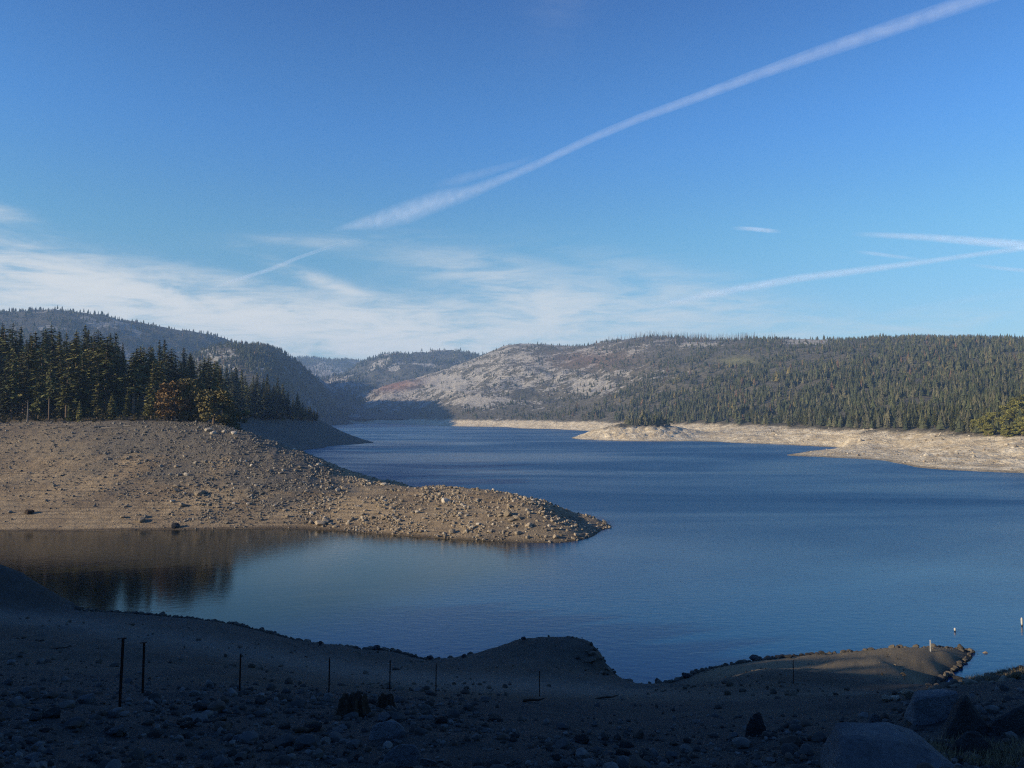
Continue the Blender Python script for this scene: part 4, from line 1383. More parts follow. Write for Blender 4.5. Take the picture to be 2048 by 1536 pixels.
# named trees along the front of the point: pixel of the foot, pixel row of the top, distance
front = [
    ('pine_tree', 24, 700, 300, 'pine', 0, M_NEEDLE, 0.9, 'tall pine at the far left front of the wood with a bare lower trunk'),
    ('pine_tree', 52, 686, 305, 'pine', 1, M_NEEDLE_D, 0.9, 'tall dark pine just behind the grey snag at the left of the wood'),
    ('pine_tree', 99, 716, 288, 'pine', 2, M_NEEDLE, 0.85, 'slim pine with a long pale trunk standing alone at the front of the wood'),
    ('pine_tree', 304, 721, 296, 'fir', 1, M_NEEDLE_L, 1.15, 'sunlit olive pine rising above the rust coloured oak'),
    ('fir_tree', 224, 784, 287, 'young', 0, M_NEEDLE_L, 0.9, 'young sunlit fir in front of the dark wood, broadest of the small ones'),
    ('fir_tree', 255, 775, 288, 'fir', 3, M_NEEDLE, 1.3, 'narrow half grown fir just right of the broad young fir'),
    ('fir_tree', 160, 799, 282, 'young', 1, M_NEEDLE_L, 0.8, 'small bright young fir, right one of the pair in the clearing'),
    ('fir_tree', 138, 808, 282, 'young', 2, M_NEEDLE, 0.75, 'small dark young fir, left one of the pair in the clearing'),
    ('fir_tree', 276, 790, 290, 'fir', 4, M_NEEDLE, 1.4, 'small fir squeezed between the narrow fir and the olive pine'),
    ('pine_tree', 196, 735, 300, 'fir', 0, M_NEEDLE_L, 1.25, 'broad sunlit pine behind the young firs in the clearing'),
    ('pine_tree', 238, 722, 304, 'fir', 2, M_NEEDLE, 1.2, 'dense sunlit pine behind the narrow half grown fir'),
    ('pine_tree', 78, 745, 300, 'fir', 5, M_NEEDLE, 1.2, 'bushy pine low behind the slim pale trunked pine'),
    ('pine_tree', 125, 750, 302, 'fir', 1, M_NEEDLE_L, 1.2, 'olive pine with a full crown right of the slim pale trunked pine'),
    ('oak_tree', 345, 763, 280, 'oak', 0, M_OAK_O, 1.25, 'rust coloured autumn oak at the front of the wood'),
    ('oak_tree', 384, 758, 284, 'oak', 2, M_OAK_G, 1.05, 'brownish olive oak partly behind the rust coloured one'),
    ('oak_tree', 428, 772, 276, 'oak', 1, M_OAK_G, 1.35, 'round olive oak standing at the right end of the bank top'),
    ('oak_tree', 298, 808, 282, 'oak', 1, M_NEEDLE_L, 1.0, 'small olive bushy tree below the sunlit pine'),
]
for name, px, top, d, kind, i, lm, wide, lab in front:
    x = (px - 1024) / FPX * d
    pos = (x, d, T_BC.at(x, d))
    tree(name, pos, height_for(pos, top, px), kind, i, lm, lab, 'tree', None, wide)
x = (56 - 1024) / FPX * 279
pos = (x, 279, T_BC.at(x, 279))
root = link('dead_snag', None)
root.location = pos
hh = height_for(pos, 800, 56)
v, f = join_tubes([tube([(0, 0, -0.2), (0.05, 0, hh * 0.5), (-0.05, 0.1, hh)], [0.32, 0.22, 0.06], 8)])
link('trunk', mesh_np('snag_trunk', v, f, [M_DEAD], smooth=True), root)
for k in range(5):
    zz = hh * (0.45 + 0.1 * k)
    a = k * 2.2
    link('branch', mesh_np('snag_branch', *tube([(0, 0, zz), (math.cos(a) * 1.1, math.sin(a) * 1.1, zz + 0.5)], [0.07, 0.02], 5), [M_DEAD], smooth=True), root)
tag(root, 'short grey dead snag with a flared foot at the left front of the wood', 'dead tree')

SKYL = ([-60, 0, 40, 80, 120, 170, 230, 262, 330, 380, 405, 440, 480, 530, 570, 600, 620, 634], [640, 642, 650, 634, 652, 642, 652, 676, 678, 690, 690, 716, 736, 738, 764, 780, 800, 826])
BACKD = ([-60, 0, 150, 250, 330, 400, 440, 448, 480, 520, 560, 600, 640], [430, 430, 430, 445, 460, 490, 530, 660, 672, 700, 728, 745, 765])
FRONTD = ([-60, 300, 440, 448, 480, 520, 560, 600, 640], [303, 303, 300, 585, 612, 645, 690, 722, 750])
GF = 'conifers of the wood on the point'


def conifer_label(px, tlev, kind, lm, h, right):
    tone = 'olive green' if lm is M_NEEDLE_L else ('blackish green' if lm is M_NEEDLE_D else 'green')
    form = ('pine' if kind == 'pine' else 'fir') if not right else 'conifer'
    size = 'tall' if h > 27 else ('small' if h < 18 else 'medium')
    row = 'at the front edge' if tlev < 0.1 else ('in the middle rows' if tlev < 0.7 else 'on the skyline')
    if right:
        spot = 'directly right of the round olive oak' if px < 485 else ('halfway along the far shaded point' if px < 560 else 'at the water end of the far point')
    else:
        spot = ('at the far left end of the wood' if px < 70 else 'behind the slim pale trunked pine' if px < 135 else 'behind the pair of small firs' if px < 190 else
                'behind the broad young fir' if px < 262 else 'beside the sunlit olive pine' if px < 325 else 'behind the rust coloured oak' if px < 395 else 'behind the round olive oak')
    return f'{size} {tone} {form} {row} {spot}'

n_left = 0
cells = [(a, b) for a in np.linspace(-50, 630, 37) for b in (0.0, 0.14, 0.32, 0.55, 0.78, 1.0)] + [(a, b) for a in np.linspace(446, 632, 21) for b in (0.0, 0.5, 1.0)]
for a, tlev in cells:
    px = a + random.uniform(-9, 9)
    d_f, d_b = np.interp(px, *FRONTD), np.interp(px, *BACKD)
    if d_b - d_f < 60 and tlev in (0.14, 0.32, 0.78):
        continue
    d = d_f + (d_b - d_f) * tlev + random.uniform(-5, 6)
    if tlev <= 0.14 and 316 < px < 456:
        continue
    if tlev == 0.0 and px < 450 and random.random() < 0.35:
        continue
    x = (px - 1024) / FPX * d
    z = T_BC.at(x, d)
    if z < 17:
        continue
    pos = (x, d, z)
    sky = np.interp(px, *SKYL)
    if tlev > 0.9:
        h = height_for(pos, sky + random.choice([0, 3, 8, 14, 22, 30]), px)
    else:
        h = min(random.uniform(21, 33), height_for(pos, sky + 12 + random.uniform(0, 40), px))
    h = max(9, min(h, 40))
    right = px > 445
    kind = 'pine' if random.random() < (0.30 if not right else 0.08) else 'fir'
    i = random.randrange(4 if kind == 'pine' else 6)
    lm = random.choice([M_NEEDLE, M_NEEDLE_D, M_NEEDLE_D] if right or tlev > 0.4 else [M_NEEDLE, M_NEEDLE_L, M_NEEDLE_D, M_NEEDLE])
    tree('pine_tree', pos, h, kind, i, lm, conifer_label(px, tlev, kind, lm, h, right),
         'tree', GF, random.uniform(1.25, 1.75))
    n_left += 1

GB = 'low shrubs under the trees on the point'
for px, d, h in [(15, 280, 3.2), (44, 282, 3.0), (85, 284, 3.0), (110, 280, 2.2), (178, 284, 2.6), (190, 280, 2.0), (205, 284, 2.4), (245, 282, 2.8), (270, 280, 3.2), (318, 279, 3.2), (336, 279, 2.6), (365, 279, 3.6),
                 (392, 279, 3.2), (408, 279, 2.6), (450, 279, 3.6), (462, 278, 3.0), (5, 286, 4), (65, 288, 4.5), (120, 290, 5), (150, 292, 5), (210, 292, 5), (330, 290, 6), (405, 288, 7), (455, 287, 8), (470, 292, 9), (440, 294, 11), (468, 300, 12)]:
    x = (px - 1024) / FPX * d
    tree('shrub', (x, d, T_BC.at(x, d)), h, 'bush', random.randrange(3), M_SHRUB if h < 6 else M_NEEDLE_D, 'low brownish shrub at the foot of the trees on the point' if h < 6 else 'dark bushy thicket tree at the right end of the wood',
         'shrub', GB if h < 6 else 'dark bushes beside the round olive oak', random.uniform(0.8, 1.1))

# right shore: trees just above the pale ring, the nearest ones
GR = 'conifers lining the top of the right bank'


def shore_label(px, h):
    size = 'tall' if h > 14.5 else ('low' if h < 10 else 'medium')
    spot = ('just right of the rocky islet' if px < 1440 else 'above the cove left of the sandy tongue' if px < 1570 else 'above the tip of the sandy tongue' if px < 1680 else
            'above the middle of the sandy tongue' if px < 1790 else 'above the root of the sandy tongue' if px < 1900 else 'among the olive bushy trees at the right edge')
    return f'{size} green conifer on the bank top {spot}'

cand = []
tries = 0
while len(cand) < 105 and tries < 4000:
    tries += 1
    px = random.uniform(1345, 2090)
    d = np.interp(px, [1345, 1443, 1560, 1700, 1756, 1840, 1912, 2048, 2100], [1130, 1000, 835, 705, 655, 595, 540, 480, 465]) * (1.02 + abs(random.gauss(0, 0.07)))
    x = (px - 1024) / FPX * d
    z = T_R.at(x, d)
    if z < 13.6 or z > 40 or any((c[0] - x) ** 2 + (c[1] - d) ** 2 < 16 for c in cand):
        continue
    cand.append((x, d, z))
    h = random.uniform(9, 17) * (0.8 if random.random() < 0.3 else 1.0)
    tree('pine_tree', (x, d, z), h, 'fir', random.randrange(6), random.choice([M_NEEDLE, M_NEEDLE_L, M_NEEDLE, M_NEEDLE_D]), shore_label(px, h), 'tree', GR, random.uniform(1.2, 1.7), parts=False)
for k, (px, d, h) in enumerate([(1950, 530, 9), (1968, 520, 11), (1985, 525, 12), (2000, 510, 10), (2018, 505, 13), (2035, 500, 15), (2050, 495, 14), (1940, 545, 7), (1975, 505, 7), (2012, 490, 8), (2042, 482, 9), (2068, 485, 13), (1925, 556, 6), (2025, 530, 19), (2052, 530, 20)]):
    x = (px - 1024) / FPX * d
    tree('broadleaf_tree', (x, d, T_R.at(x, d)), h, 'oak', k % 3, M_SHRUB_R, ('tall' if h > 14 else 'low' if h < 8.5 else 'medium') + ' olive green bushy tree ' + ('behind the others at the right edge' if d > 528 else 'at the front of the right edge thicket' if d < 500 else 'left of the right edge thicket' if px < 1990 else 'inside the right edge thicket'), 'tree', 'olive bushy trees at the right end of the bank', random.uniform(1.1, 1.5), parts=True)
for px, d, h in [(1262, 925, 5), (1275, 920, 7), (1288, 920, 8), (1298, 915, 9), (1310, 915, 8), (1320, 910, 9), (1330, 905, 9), (1340, 903, 7)]:
    x = (px - 1024) / FPX * d
    tree('shrub', (x, d, T_R.at(x, d)), h, 'bush', random.randrange(3), M_NEEDLE, 'dark scrubby tree in the clump crowning the rocky islet', 'shrub', 'scrubby trees on the rocky islet', 1.1, parts=False)


# far woods: each reads as one mass
def mat_wood():
    m, q, b = new_mat('far_wood_needles')
    q.put(b.inputs['Base Color'], q.attr('tint', 'Color'))
    return m


M_WOOD = mat_wood()


def sketch_tree(seed, tiers=5, k=5, slim=0.17):
    r = np.random.default_rng(seed)
    V, F = [], []
    for i in range(tiers):
        z0 = 0.10 + 0.80 * i / tiers
        rad = slim * (1 - i / tiers) ** 0.75 * r.uniform(0.85, 1.15)
        a0 = r.uniform(0, 6.28)
        for j in range(k):
            a, b_ = a0 + j * 6.283 / k, a0 + (j + 1.15) * 6.283 / k
            ra, rb = rad * r.uniform(0.7, 1.2), rad * r.uniform(0.7, 1.2)
            n = len(V)
            V += [(0, 0, z0 + 0.34 * (1 - 0.3 * i / tiers)), (ra * math.cos(a), ra * math.sin(a), z0 - r.uniform(0, 0.05)), (rb * math.cos(b_), rb * math.sin(b_), z0 + r.uniform(-0.03, 0.05))]
            F.append((n, n + 1, n + 2))
    V = np.array(V)
    V[:, 2] = V[:, 2] / V[:, 2].max()
    return V, np.array(F)


def snag_tree(seed):
    v, f = tube([(0, 0, 0), (0.01, 0, 0.5), (0, 0.01, 1)], [0.022, 0.016, 0.006], 3)
    f = np.concatenate([f[:, [0, 1, 2]], f[:, [0, 2, 3]]])
    return v, f


def wood(name, pos, hgt, tint, label, kinds, seed, wide=1.0, cat='forest'):
    r = np.random.default_rng(seed)
    V, F, T, off = [], [], [], 0
    which = r.integers(0, len(kinds), len(pos))
    for k, (v, f) in enumerate(kinds):
        ii = np.nonzero(which == k)[0]
        if not len(ii):
            continue
        a = r.uniform(0, 6.283, len(ii))
        wdt = hgt[ii] * r.uniform(0.8, 1.25, len(ii)) * wide
        ca, sa = np.cos(a)[:, None], np.sin(a)[:, None]
        X = (v[None, :, 0] * ca - v[None, :, 1] * sa) * wdt[:, None]
        Y = (v[None, :, 0] * sa + v[None, :, 1] * ca) * wdt[:, None]
        Z = v[None, :, 2] * hgt[ii][:, None]
        V.append((np.stack([X, Y, Z], 2) + pos[ii][:, None, :]).reshape(-1, 3))
        F.append((f[None] + (off + np.arange(len(ii)) * len(v))[:, None, None]).reshape(-1, 3))
        T.append(np.repeat(tint[ii], len(v), 0))
        off += len(ii) * len(v)
    me = mesh_np(name, np.concatenate(V), np.concatenate(F), [M_WOOD])
    add_color(me, 'tint', np.concatenate(T))
    tag(link(name, me), label, cat, kind='stuff')


KIND = [sketch_tree(700 + s, 5, 5, 0.15 + 0.03 * (s % 4)) for s in range(8)]
KIND_N = [sketch_tree(740 + s, 6, 6, 0.14 + 0.03 * (s % 4)) for s in range(8)]
KIND_S = [sketch_tree(720 + s, 3, 4, 0.18 + 0.04 * (s % 3)) for s in range(5)]


def tints(n, r, dead=0.04, yellow=0.02, base=((0.054, 0.062, 0.029), (0.072, 0.076, 0.037), (0.036, 0.044, 0.023), (0.098, 0.092, 0.052), (0.066, 0.064, 0.041), (0.044, 0.050, 0.026))):
    t = tint_mix(n, base, r)
    u = r.random(n)
    t[u < dead] = np.array([0.115, 0.074, 0.047]) * r.uniform(0.8, 1.3, ((u < dead).sum(), 1))
    yl = (u > 1 - yellow)
    t[yl] = np.array([0.14, 0.115, 0.045]) * r.uniform(0.8, 1.3, (yl.sum(), 1))
    return t


def scatter(T, px0, px1, d0, d1, n, r):
    px = r.uniform(px0, px1, n)
    d = np.exp(r.uniform(np.log(d0), np.log(d1), n))
    x = (px - 1024) / FPX * d
    return px, x, d, T.h(x, d)


r_ = np.random.default_rng(66)
px, x, y, z = scatter(T_R, 640, 2150, 460, 3300, 66000, r_)
rock, red, meadow, ring = r_masks(x, y, z)
dens = (1 - 0.82 * ss(rock + fbm(x, y, 60, 3, 501) * 0.9, 0.25, 0.75)) * (1 - meadow) * (1 - red * 0.8) * (z > 14.8)
dens *= 0.10 + 0.90 * ss(fbm(x, y, 110, 5, 502, 0.65), -0.38, 0.28)
dens *= 0.35 + 0.65 * ss(fbm(x, y, 34, 3, 503, 0.6), -0.35, 0.10)
dens *= np.interp(px, [640, 950, 1200, 1350], [0.6, 0.75, 0.9, 1.0])
ok = (r_.random(len(x)) < dens) & (y < 3000)
x, y, z, px = x[ok], y[ok], z[ok], px[ok]
hg = r_.uniform(7, 15, len(x)) * np.where(px < 1150, 0.85, 1.0) * np.where(r_.random(len(x)) < 0.12, 1.35, 1.0) * np.where(y > 1450, 0.80, 1.0)
tn = tints(len(x), r_, 0.035, 0.02)
near_ = y < 950
tn[near_] = tints(int(near_.sum()), r_, 0.0, 0.0)
hg[near_] *= 0.9
wood('right_forest', np.stack([x, y, z - 0.3], 1), hg, tn, 'mixed conifer forest covering the right hillside, green with a few brown dead trees', KIND_N, 67, 1.25)
N_RF = len(x)
px, x, y, z = scatter(T_R, 1180, 1560, 2150, 2600, 900, r_)
py = HOR - (z - EYE) / y * FPX
ok = (py < 725)
wood('burnt_snags', np.stack([x, y, z], 1)[ok], r_.uniform(12, 24, ok.sum()), tint_mix(ok.sum(), [(0.10, 0.085, 0.08), (0.17, 0.14, 0.13), (0.06, 0.052, 0.05)], r_),
     'bare grey burnt trunks along the crest of the right hill', [snag_tree(1)], 68, 1.0)

px, x, y, z = scatter(T_LR, -60, 640, 1500, 3060, 10000, r_)
dens = 0.30 + 0.55 * ss(fbm(x, y, 160, 4, 511, 0.6), -0.2, 0.25)
dens *= np.interp(px, [0, 200, 330, 450, 640], [1, 0.8, 0.5, 0.6, 1])
ok = r_.random(len(x)) < dens * 0.75
wood('left_forest', np.stack([x, y, z - 0.3], 1)[ok], r_.uniform(8, 17, ok.sum()), tints(ok.sum(), r_, 0.10, 0.0), 'thin conifer forest over the long ridge far left', KIND, 69, 1.2)
px, x, y, z = scatter(T_KN, 330, 800, 1300, 2750, 10000, r_)
ok = (r_.random(len(x)) < 0.3 + 0.6 * ss(fbm(x, y, 90, 4, 512, 0.6), -0.2, 0.25)) & (z > 12)
wood('knob_forest', np.stack([x, y, z - 0.3], 1)[ok], r_.uniform(7, 15, ok.sum()), tints(ok.sum(), r_, 0.03, 0.0), 'conifers and brush on the dark knob left of the narrows', KIND, 70, 1.2)
px, x, y, z = scatter(T_MM, 620, 1000, 2600, 3980, 4000, r_)
ok = r_.random(len(x)) < 0.25 + 0.65 * ss(fbm(x, y, 260, 4, 513, 0.6), -0.2, 0.25)
a1 = (np.stack([x, y, z], 1)[ok], r_.uniform(10, 20, ok.sum()))
px, x, y, z = scatter(T_FM, 560, 960, 4600, 5700, 2500, r_)
a2 = (np.stack([x, y, z], 1), r_.uniform(12, 22, len(x)))
px, x, y, z = scatter(T_FR, 1500, 2150, 3600, 4260, 2500, r_)
a3 = (np.stack([x, y, z], 1), r_.uniform(10, 18, len(x)))
ap, ah = np.concatenate([a1[0], a2[0], a3[0]]), np.concatenate([a1[1], a2[1], a3[1]])
wood('far_forest', ap, ah, tints(len(ap), r_, 0.02, 0), 'scattered far conifers on the hazy mountains', KIND_S, 71, 1.3)
# trees on the rise that shades the near shore
rp = []
while len(rp) < 1500:
    k = random.randrange(len(CR) - 1)
    t = random.random()
    c = CR[k] + (CR[k + 1] - CR[k]) * t
    x, y = c[0] + random.gauss(0, 16) - 6, c[1] + random.gauss(0, 16) - 6
    rp.append((x, y))
rp = np.array(rp)
rz_ = rise_h(rp[:, 0], rp[:, 1])
ok = (rz_ > 8) & ~((np.abs(rp[:, 0] / np.maximum(rp[:, 1], 1)) < 0.75) & (rp[:, 1] > 0))
wood('shading_forest', np.column_stack([rp, rz_])[ok], r_.uniform(12, 18, ok.sum()), tints(ok.sum(), r_), 'conifer wood on the rise beside and behind the viewpoint', KIND, 72, 1.6)

# ------------------------------------------------------------------ posts, stumps, logs, floats
mp_, q, b = new_mat('rusty_post_steel')
tcp = q.n('ShaderNodeTexCoord').outputs['Object']
q.put(b.inputs['Base Color'], q.mix(q.noise(tcp, 9, 5, 0.7), (0.012, 0.008, 0.008), (0.040, 0.018, 0.014)))
b.inputs['Roughness'].default_value = 0.7
M_POST = mp_
mp2, q, b = new_mat('weathered_white_paint')
tcp = q.n('ShaderNodeTexCoord').outputs['Object']
q.put(b.inputs['Base Color'], q.mix(q.ramp(q.noise(tcp, 8, 5, 0.7), 0.4, 0.75), (0.48, 0.47, 0.43), (0.26, 0.24, 0.21)))
M_WHITE = mp2
mw_, q, b = new_mat('stump_wood')
tcw = q.n('ShaderNodeTexCoord').outputs['Object']
q.put(b.inputs['Base Color'], q.mix(q.noise(q.comb(0.0, 0.0, 0.0) if False else tcw, 7, 6, 0.75), (0.018, 0.013, 0.010), (0.06, 0.042, 0.03)))
M_STUMP = mw_
M_BUOY_D = mat_rock('float_dark_rubber', (0.02, 0.02, 0.02), (0.03, 0.03, 0.03), (0.015, 0.015, 0.015))


def boxes(bs):
    V, F = [], []
    for (x0, y0, z0), (x1, y1, z1) in bs:
        n = len(V)
        V += [(x, y, z) for z in (z0, z1) for y in (y0, y1) for x in (x0, x1)]
        F += [tuple(n + i for i in f) for f in ((0, 2, 3, 1), (4, 5, 7, 6), (0, 1, 5, 4), (2, 6, 7, 3), (0, 4, 6, 2), (1, 3, 7, 5))]
    return np.array(V, float), np.array(F)


posts = [(251, 1415, 1278, 15.3, 'nearest and tallest dark steel fence post, farthest left of the row'),
         (296, 1392, 1286, 19.0, 'second dark steel fence post with a flat cap, just right of the tallest'),
         (487, 1397, 1308, 23.5, 'third dark steel fence post, alone between the left pair and the stumps'),
         (663, 1392, 1315, 27.0, 'fourth dark fence post, a pale tie wire near its top, left of the stumps'),
         (783, 1385, 1321, 31.0, 'dark fence post directly above the smaller stump'),
         (874, 1385, 1327, 35.0, 'dark fence post in front of the dip in the shoreline'),
         (1078, 1393, 1342, 40.0, 'thin fence post in front of the cut off promontory'),
         (1579, 1366, 1320, 44.0, 'thin fence post standing on the low tongue of land to the right')]
GP = 'steel fence posts along the near slope'
for n, (px, by, ty, d, lab) in enumerate(posts):
    x = (px - 1024) / FPX * d
    z = T_A.at(x, d)
    h = EYE + ray(px, ty)[1] * d - z
    root = link('fence_post', None)
    root.location = (x, d, z)
    root.rotation_euler = (random.uniform(-.015, .015), 0.012 if n else 0.03, 0.4)
    w = 0.026 if n < 2 else 0.023
    v, f = boxes([((-w, -0.004, -0.4), (w, 0.006, h)), ((-0.005, -w * 1.1, -0.4), (0.005, -0.006, h - 0.01))])
    link('shaft', mesh_np('post_shaft', v, f, [M_POST]), root)
    v, f = boxes([((-w * 0.45, 0.0065, h * (0.12 + 0.07 * k)), (w * 0.45, 0.019, h * (0.12 + 0.07 * k) + 0.025)) for k in range(12)])
    link('studs', mesh_np('post_studs', v, f, [M_POST]), root)['kind'] = 'stuff'
    if n in (0, 1):
        v, f = boxes([((-0.10, -0.035, h + 0.002), (0.06, 0.035, h + 0.02))])
        link('cap', mesh_np('post_cap', v, f, [M_POST]), root)
    if n in (3, 4):
        v, f = tube([(-0.12, 0.03, h * 0.90), (0, 0.035, h * 0.905), (0.13, 0.03, h * 0.88)], [0.006] * 3, 5)
        link('tie_wire', mesh_np('tie_wire', v, f, [M_WHITE]), root)
    tag(root, lab, 'fence post', GP)

p = T_A.hit(1861, 1302, 60, 100, 800)
hs = EYE + ray(1861, 1280)[1] * p[1] - p[2]
v, f = boxes([((-0.045, -0.04, -0.4), (0.045, 0.04, max(hs, 1.2)))])
tag(link('marker_stake', mesh_np('marker_stake', v, f, [M_WHITE])), 'white painted stake standing on the sunlit tip of the low tongue', 'stake').location = p


def lathe(prof, sides=14):
    V, F = [], []
    for i, (r, z) in enumerate(prof):
        for k in range(sides):
            a = 6.283185 * k / sides
            V.append((r * math.cos(a), r * math.sin(a), z))
    for i in range(len(prof) - 1):
        for k in range(sides):
            F.append((i * sides + k, i * sides + (k + 1) % sides, (i + 1) * sides + (k + 1) % sides, (i + 1) * sides + k))
    return np.array(V), np.array(F)


def buoy(px, py, h, lab):
    p = W(px, py)
    root = link('marker_buoy', None)
    root.location = p
    root.rotation_euler = (0.03, -0.04, 0)
    link('body', mesh_np('buoy_body', *lathe([(0.0, 0.10), (0.09, 0.12), (0.12, h * 0.35), (0.12, h * 0.85), (0.07, h), (0.0, h + 0.02)]), [M_WHITE], smooth=True), root)
    link('float_collar', mesh_np('buoy_collar', *lathe([(0.0, -0.35), (0.10, -0.3), (0.12, 0.05), (0.085, 0.118), (0, 0.119)]), [M_BUOY_D], smooth=True), root)
    tag(root, lab, 'buoy')


buoy(2044, 1252, 1.1, 'white upright marker buoy in the water at the right edge')
buoy(1910, 1263, 0.45, 'small white float in the water beyond the tip of the tongue')

for px, by, wpx, hpx, sd, lab in [(706, 1432, 62, 40, 1, 'larger split old tree stump on the gravel below the fence posts'), (772, 1416, 34, 26, 2, 'smaller broken tree stump right behind the larger one')]:
    p = T_A.hit(px, by, 8, 50, 500)
    s = p[1] / FPX
    rad, hgt = wpx * s / 2, hpx * s
    r = np.random.default_rng(sd)
    sides, rows = 36, 9
    V, F = [], []
    rag = np.array([0.74 + 0.22 * abs(math.sin(k * 0.45 + sd)) + r.uniform(-0.06, 0.10) for k in range(sides)])
    for i in range(rows):
        t = i / (rows - 1)
        for k in range(sides):
            a = 6.283 * k / sides
            rr = rad * (1.0 - 0.22 * t + 0.35 * (1 - t) ** 3) * (1 + 0.16 * math.sin(k * 1.75 + sd) + r.normal(0, 0.02))
            V.append((rr * math.cos(a), rr * math.sin(a), -0.1 + (hgt * rag[k] + 0.1) * t))
    for k in range(sides):
        a = 6.283 * k / sides
        V.append((rad * 0.5 * math.cos(a), rad * 0.5 * math.sin(a), hgt * rag[k] * 0.62))
    V.append((0, 0, hgt * 0.2))
    for i in range(rows):
        for k in range(sides):
            F.append((i * sides + k, i * sides + (k + 1) % sides, (i + 1) * sides + (k + 1) % sides, (i + 1) * sides + k))
    F3 = np.array([(rows * sides + k, rows * sides + (k + 1) % sides, len(V) - 1) for k in range(sides)])
    o = link('tree_stump', mesh_np('tree_stump', np.array(V), [np.array(F), F3], [M_STUMP]))
    o.location = p
    tag(o, lab, 'stump')

def mat_grass():
    m, q, b = new_mat('dry_grass')
    rnd = q.attr('tint', 'Color')
    q.put(b.inputs['Base Color'], rnd)
    return m


gv_, gf_, gt_ = [], [], []
rg = np.random.default_rng(91)
for _ in range(420):
    if rg.random() < 0.5:
        p = T_A.hit(rg.uniform(1840, 2070), rg.uniform(1492, 1540), 5, 40, 120)
    else:
        p = T_A.hit(rg.uniform(1930, 2060), rg.uniform(1322, 1375), 30, 60, 120)
    sc_ = 0.9 if p[1] < 25 else 2.0
    for _b in range(9):
        a, l = rg.uniform(0, 6.28), rg.uniform(0.08, 0.20) * sc_
        o = np.array(p) + np.array([rg.normal(0, .05), rg.normal(0, .05), -0.02])
        tip = o + np.array([math.cos(a) * l * .6, math.sin(a) * l * .6, l])
        w_ = np.array([-math.sin(a), math.cos(a), 0]) * 0.006 * sc_
        n0 = len(gv_)
        gv_ += [o - w_, o + w_, tip]
        gf_.append((n0, n0 + 1, n0 + 2))
        gt_ += [np.array([0.17, 0.14, 0.08]) * rg.uniform(0.5, 1.2)] * 3
gm_ = mesh_np('dry_grass', np.array(gv_), np.array(gf_), [mat_grass()])
add_color(gm_, 'tint', np.array(gt_))
tag(link('dry_grass', gm_), 'thin tufts of dry grass on the right mound and in the bottom right corner', 'grass', kind='stuff')
for px, by, L, rz, lab in [(610, 1470, 0.45, -0.6, 'thin dark stick on the gravel below the fourth post'),
                           (1215, 1400, 1.1, 0.1, 'dark drift log on the dirt below the cut off promontory'), (1068, 1405, 0.8, -0.2, 'low dark drift log at the foot of the thin middle post'),
                           (120, 1300, 1.5, 0.2, 'dark drift log on the far bench at the left')]:
    p = T_A.hit(px, by, 5, 100, 400)
    v, f = tube([(-L / 2, 0, 0.02), (-L * 0.1, 0.05 * L, 0.07), (L * 0.2, 0.02 * L, 0.08), (L / 2, 0.06 * L, 0.16)], [0.05, 0.045, 0.035, 0.012], 7)
    o = link('drift_log', mesh_np('drift_log', v * np.array([1, 1, 1.0]), f, [M_STUMP], smooth=True))
    o.location = p
    o.rotation_euler = (0, 0, rz)
    tag(o, lab, 'log')

# beach stump and drift logs on the bench
p = T_BC.hit(58, 1028, 150, 260, 400)
v, f = rock_shape(77, 3, 6, 0.7, 0.16)
o = link('tree_stump', mesh_np('beach_stump', v * np.array([1.3, 0.9, 0.95]), f, [M_STUMP]))
o.location = (p[0], p[1], p[2] + 0.5)
tag(o, 'dark root stump alone on the sandy beach at the far left', 'stump')
for px, py, L, rz, lab in [(125, 853, 4.5, 0.15, 'grey drift log lying on the bench beside the dead snag'), (222, 855, 7.0, -0.1, 'long pale drift log on the bench below the broad young fir'),
                           (200, 853, 3.5, 0.5, 'short dark branching log on the bench left of the long pale log'), (255, 851, 3.0, -0.2, 'short grey log at the right end of the drift logs')]:
    p = T_BC.hit(px, py + 2, 200, 300, 400)
    v, f = tube([(-L / 2, 0, 0.1), (0, 0.1, 0.22), (L / 2, 0, 0.3)], [0.26, 0.22, 0.10], 8)
    o = link('drift_log', mesh_np('drift_log', v, f, [M_DEAD], smooth=True))
    o.location = p
    o.rotation_euler = (0, 0, rz)
    tag(o, lab, 'log')

# ------------------------------------------------------------------ vapour trails, 8 km up
def mat_trail(name, amount, along, across):
    m = bpy.data.materials.new(name)
    m.use_nodes = True
    t = m.node_tree
    t.nodes.clear()
    q = NT(t)
    out = q.n('ShaderNodeOutputMaterial')
    mixs, tr = q.n('ShaderNodeMixShader'), q.n('ShaderNodeBsdfTransparent')
    add, tl, df = q.n('ShaderNodeAddShader'), q.n('ShaderNodeBsdfTranslucent'), q.n('ShaderNodeBsdfDiffuse')
    tl.inputs[0].default_value = (0.86, 0.94, 1.0, 1)
    df.inputs[0].default_value = (0.86, 0.94, 1.0, 1)
    t.links.new(tl.outputs[0], add.inputs[0])
    t.links.new(df.outputs[0], add.inputs[1])
    s, c = q.attr('along'), q.attr('across')
    n = q.noise(q.comb(q.m('MULTIPLY', s, along), q.m('MULTIPLY', c, across), 0.0), 1.0, 3, 0.5, 0.6)
    edge = q.m('SUBTRACT', 1.0, q.m('MULTIPLY', c, c), clamp=True)
    a = q.m('MULTIPLY', q.m('POWER', edge, 1.7), q.ramp(n, 0.20, 0.85, 0.55, 1.15))
    a = q.m('MULTIPLY', q.m('MULTIPLY', a, q.attr('fade')), amount * 0.40, clamp=True)
    q.put(mixs.inputs[0], a)
    t.links.new(tr.outputs[0], mixs.inputs[1])
    t.links.new(add.outputs[0], mixs.inputs[2])
    t.links.new(mixs.outputs[0], out.inputs[0])
    return m


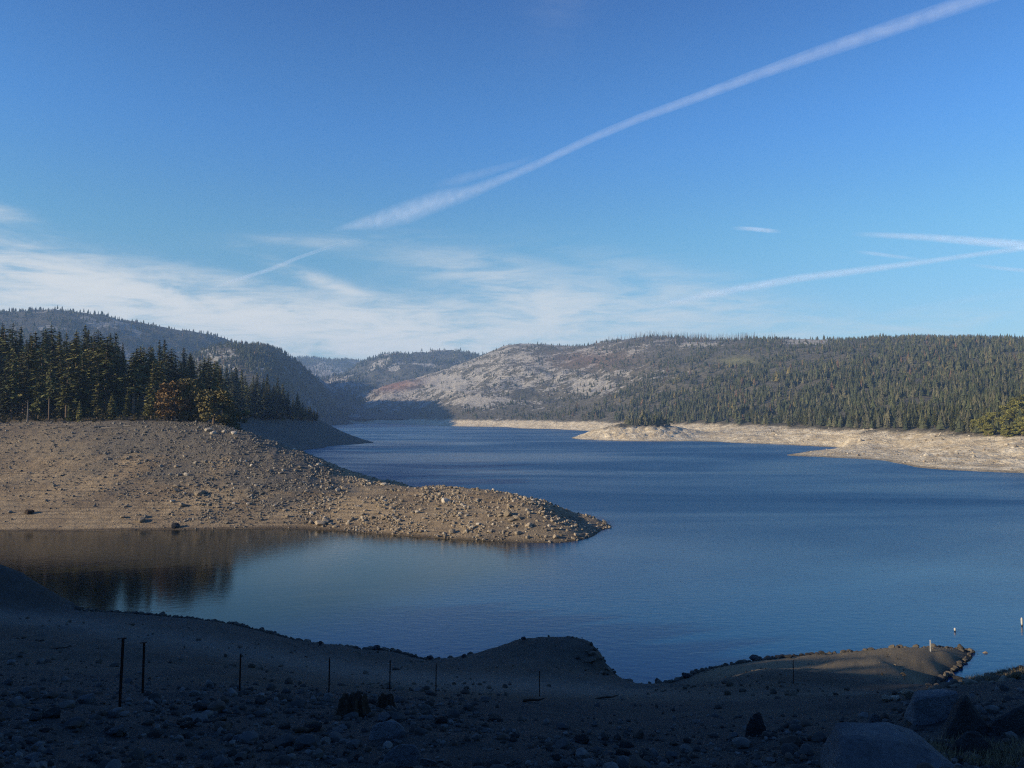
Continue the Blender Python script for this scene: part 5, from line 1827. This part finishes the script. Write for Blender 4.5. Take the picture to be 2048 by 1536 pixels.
def trail(pts, amount, lab, name='contrail', alt=8000.0, along=6.0, across=2.5, thick=40.0, cat='contrail'):
    """pts: pixel x, upper row, lower row, fade"""
    q_ = np.array(pts, float)
    n = 70
    t = np.linspace(0, 1, n)
    k = np.linspace(0, 1, len(q_))
    xs, up, lo, fd = [np.interp(t, k, q_[:, i]) for i in range(4)]
    V, A_, B_, Cc = [], [], [], []
    sides = 9
    for i in range(n):
        pa, pb = np.array(W(xs[i], up[i], alt)), np.array(W(xs[i], lo[i], alt))
        for side in (1, -1):
            for j in range(sides):
                c = -1 + 2 * j / (sides - 1)
                p = pa * (1 - c) / 2 + pb * (1 + c) / 2
                V.append(p + np.array([0, 0, side * thick * math.sqrt(max(1e-4, 1 - c * c))]))
                A_.append(t[i] * len(q_))
                B_.append(c)
                Cc.append(fd[i])
    F = []
    w = sides * 2
    for i in range(n - 1):
        for j in range(sides - 1):
            F.append((i * w + j, i * w + j + 1, (i + 1) * w + j + 1, (i + 1) * w + j))
            F.append((i * w + sides + j, (i + 1) * w + sides + j, (i + 1) * w + sides + j + 1, i * w + sides + j + 1))
    me = mesh_np(name, np.array(V), np.array(F), [mat_trail(name + '_ice', amount, along, across)], smooth=True)
    add_attr(me, 'along', A_)
    add_attr(me, 'across', B_)
    add_attr(me, 'fade', Cc)
    o = link(name, me)
    tag(o, lab, cat)
    return o


trail([(660, 458, 464, 0.0), (700, 442, 462, 0.7), (760, 416, 462, 1.0), (820, 394, 450, 1.1), (880, 374, 426, 1.0), (940, 368, 402, 0.75), (1000, 348, 372, 0.7), (1080, 316, 336, 0.8), (1180, 268, 288, 0.85), (1280, 226, 246, 0.8),
       (1400, 181, 204, 0.9), (1520, 134, 160, 0.9), (1640, 88, 121, 0.9), (1760, 45, 82, 0.9), (1880, 4, 42, 0.85), (2020, -50, -4, 0.8), (2160, -102, -50, 0.8)], 0.48, 'long broad white vapour trail slanting up to the top right corner', along=4.0, across=1.6)
trail([(860, 366, 382, 0.0), (920, 345, 372, 0.45), (980, 332, 352, 0.45), (1040, 318, 332, 0.3), (1080, 306, 314, 0.0)], 0.36, 'thin veil of cloud just above the lower end of the long trail', name='cloud_wisp', along=4, across=2, cat='cloud')
trail([(425, 572, 578, 0.3), (480, 553, 562, 0.9), (540, 534, 544, 1), (600, 510, 518, 0.9), (650, 494, 500, 0.7), (690, 482, 487, 0.4), (725, 474, 477, 0.2)], 0.55, 'short thin vapour trail slanting up above the clouds left of the narrows', along=4)
trail([(1290, 608, 624, 0.0), (1360, 592, 610, 0.5), (1480, 566, 588, 0.9), (1600, 546, 566, 1), (1720, 532, 550, 0.95), (1840, 518, 532, 0.85), (1960, 502, 514, 0.8), (2080, 486, 500, 0.8)], 0.72, 'low vapour trail slanting gently up to the right edge above the right hill', along=3)
trail([(1700, 462, 474, 0.0), (1780, 464, 478, 0.7), (1860, 466, 484, 0.8), (1960, 472, 494, 1), (2080, 480, 504, 1)], 0.85, 'short broad vapour trail sinking to the right edge above the low one', along=3)
trail([(1705, 500, 505, 0.0), (1750, 503, 512, 0.7), (1800, 510, 518, 0.6), (1850, 517, 523, 0.1)], 0.75, 'tiny faint vapour streak between the two right hand trails', along=3)
trail([(1930, 524, 532, 0.0), (2000, 532, 541, 0.7), (2090, 540, 550, 0.8)], 0.65, 'faint vapour streak at the right edge below the crossing trails', along=3)
trail([(1465, 453, 459, 0.1), (1500, 453, 462, 0.9), (1535, 456, 466, 0.9), (1562, 460, 467, 0.1)], 0.9, 'small lone wisp of cloud right of centre in the clear sky', name='cloud_wisp', along=3, cat='cloud')
trail([(1690, 644, 654, 0.0), (1800, 612, 636, 0.5), (1930, 590, 610, 0.5), (2090, 566, 586, 0.4)], 0.20, 'very faint vapour trail just above the right end of the ridge', along=3)

print('COUNTS left', n_left, 'scree', N_SCREE, 'right forest', N_RF, 'tris', sum(len(m.loops) - 2 * len(m.polygons) for m in bpy.data.meshes))
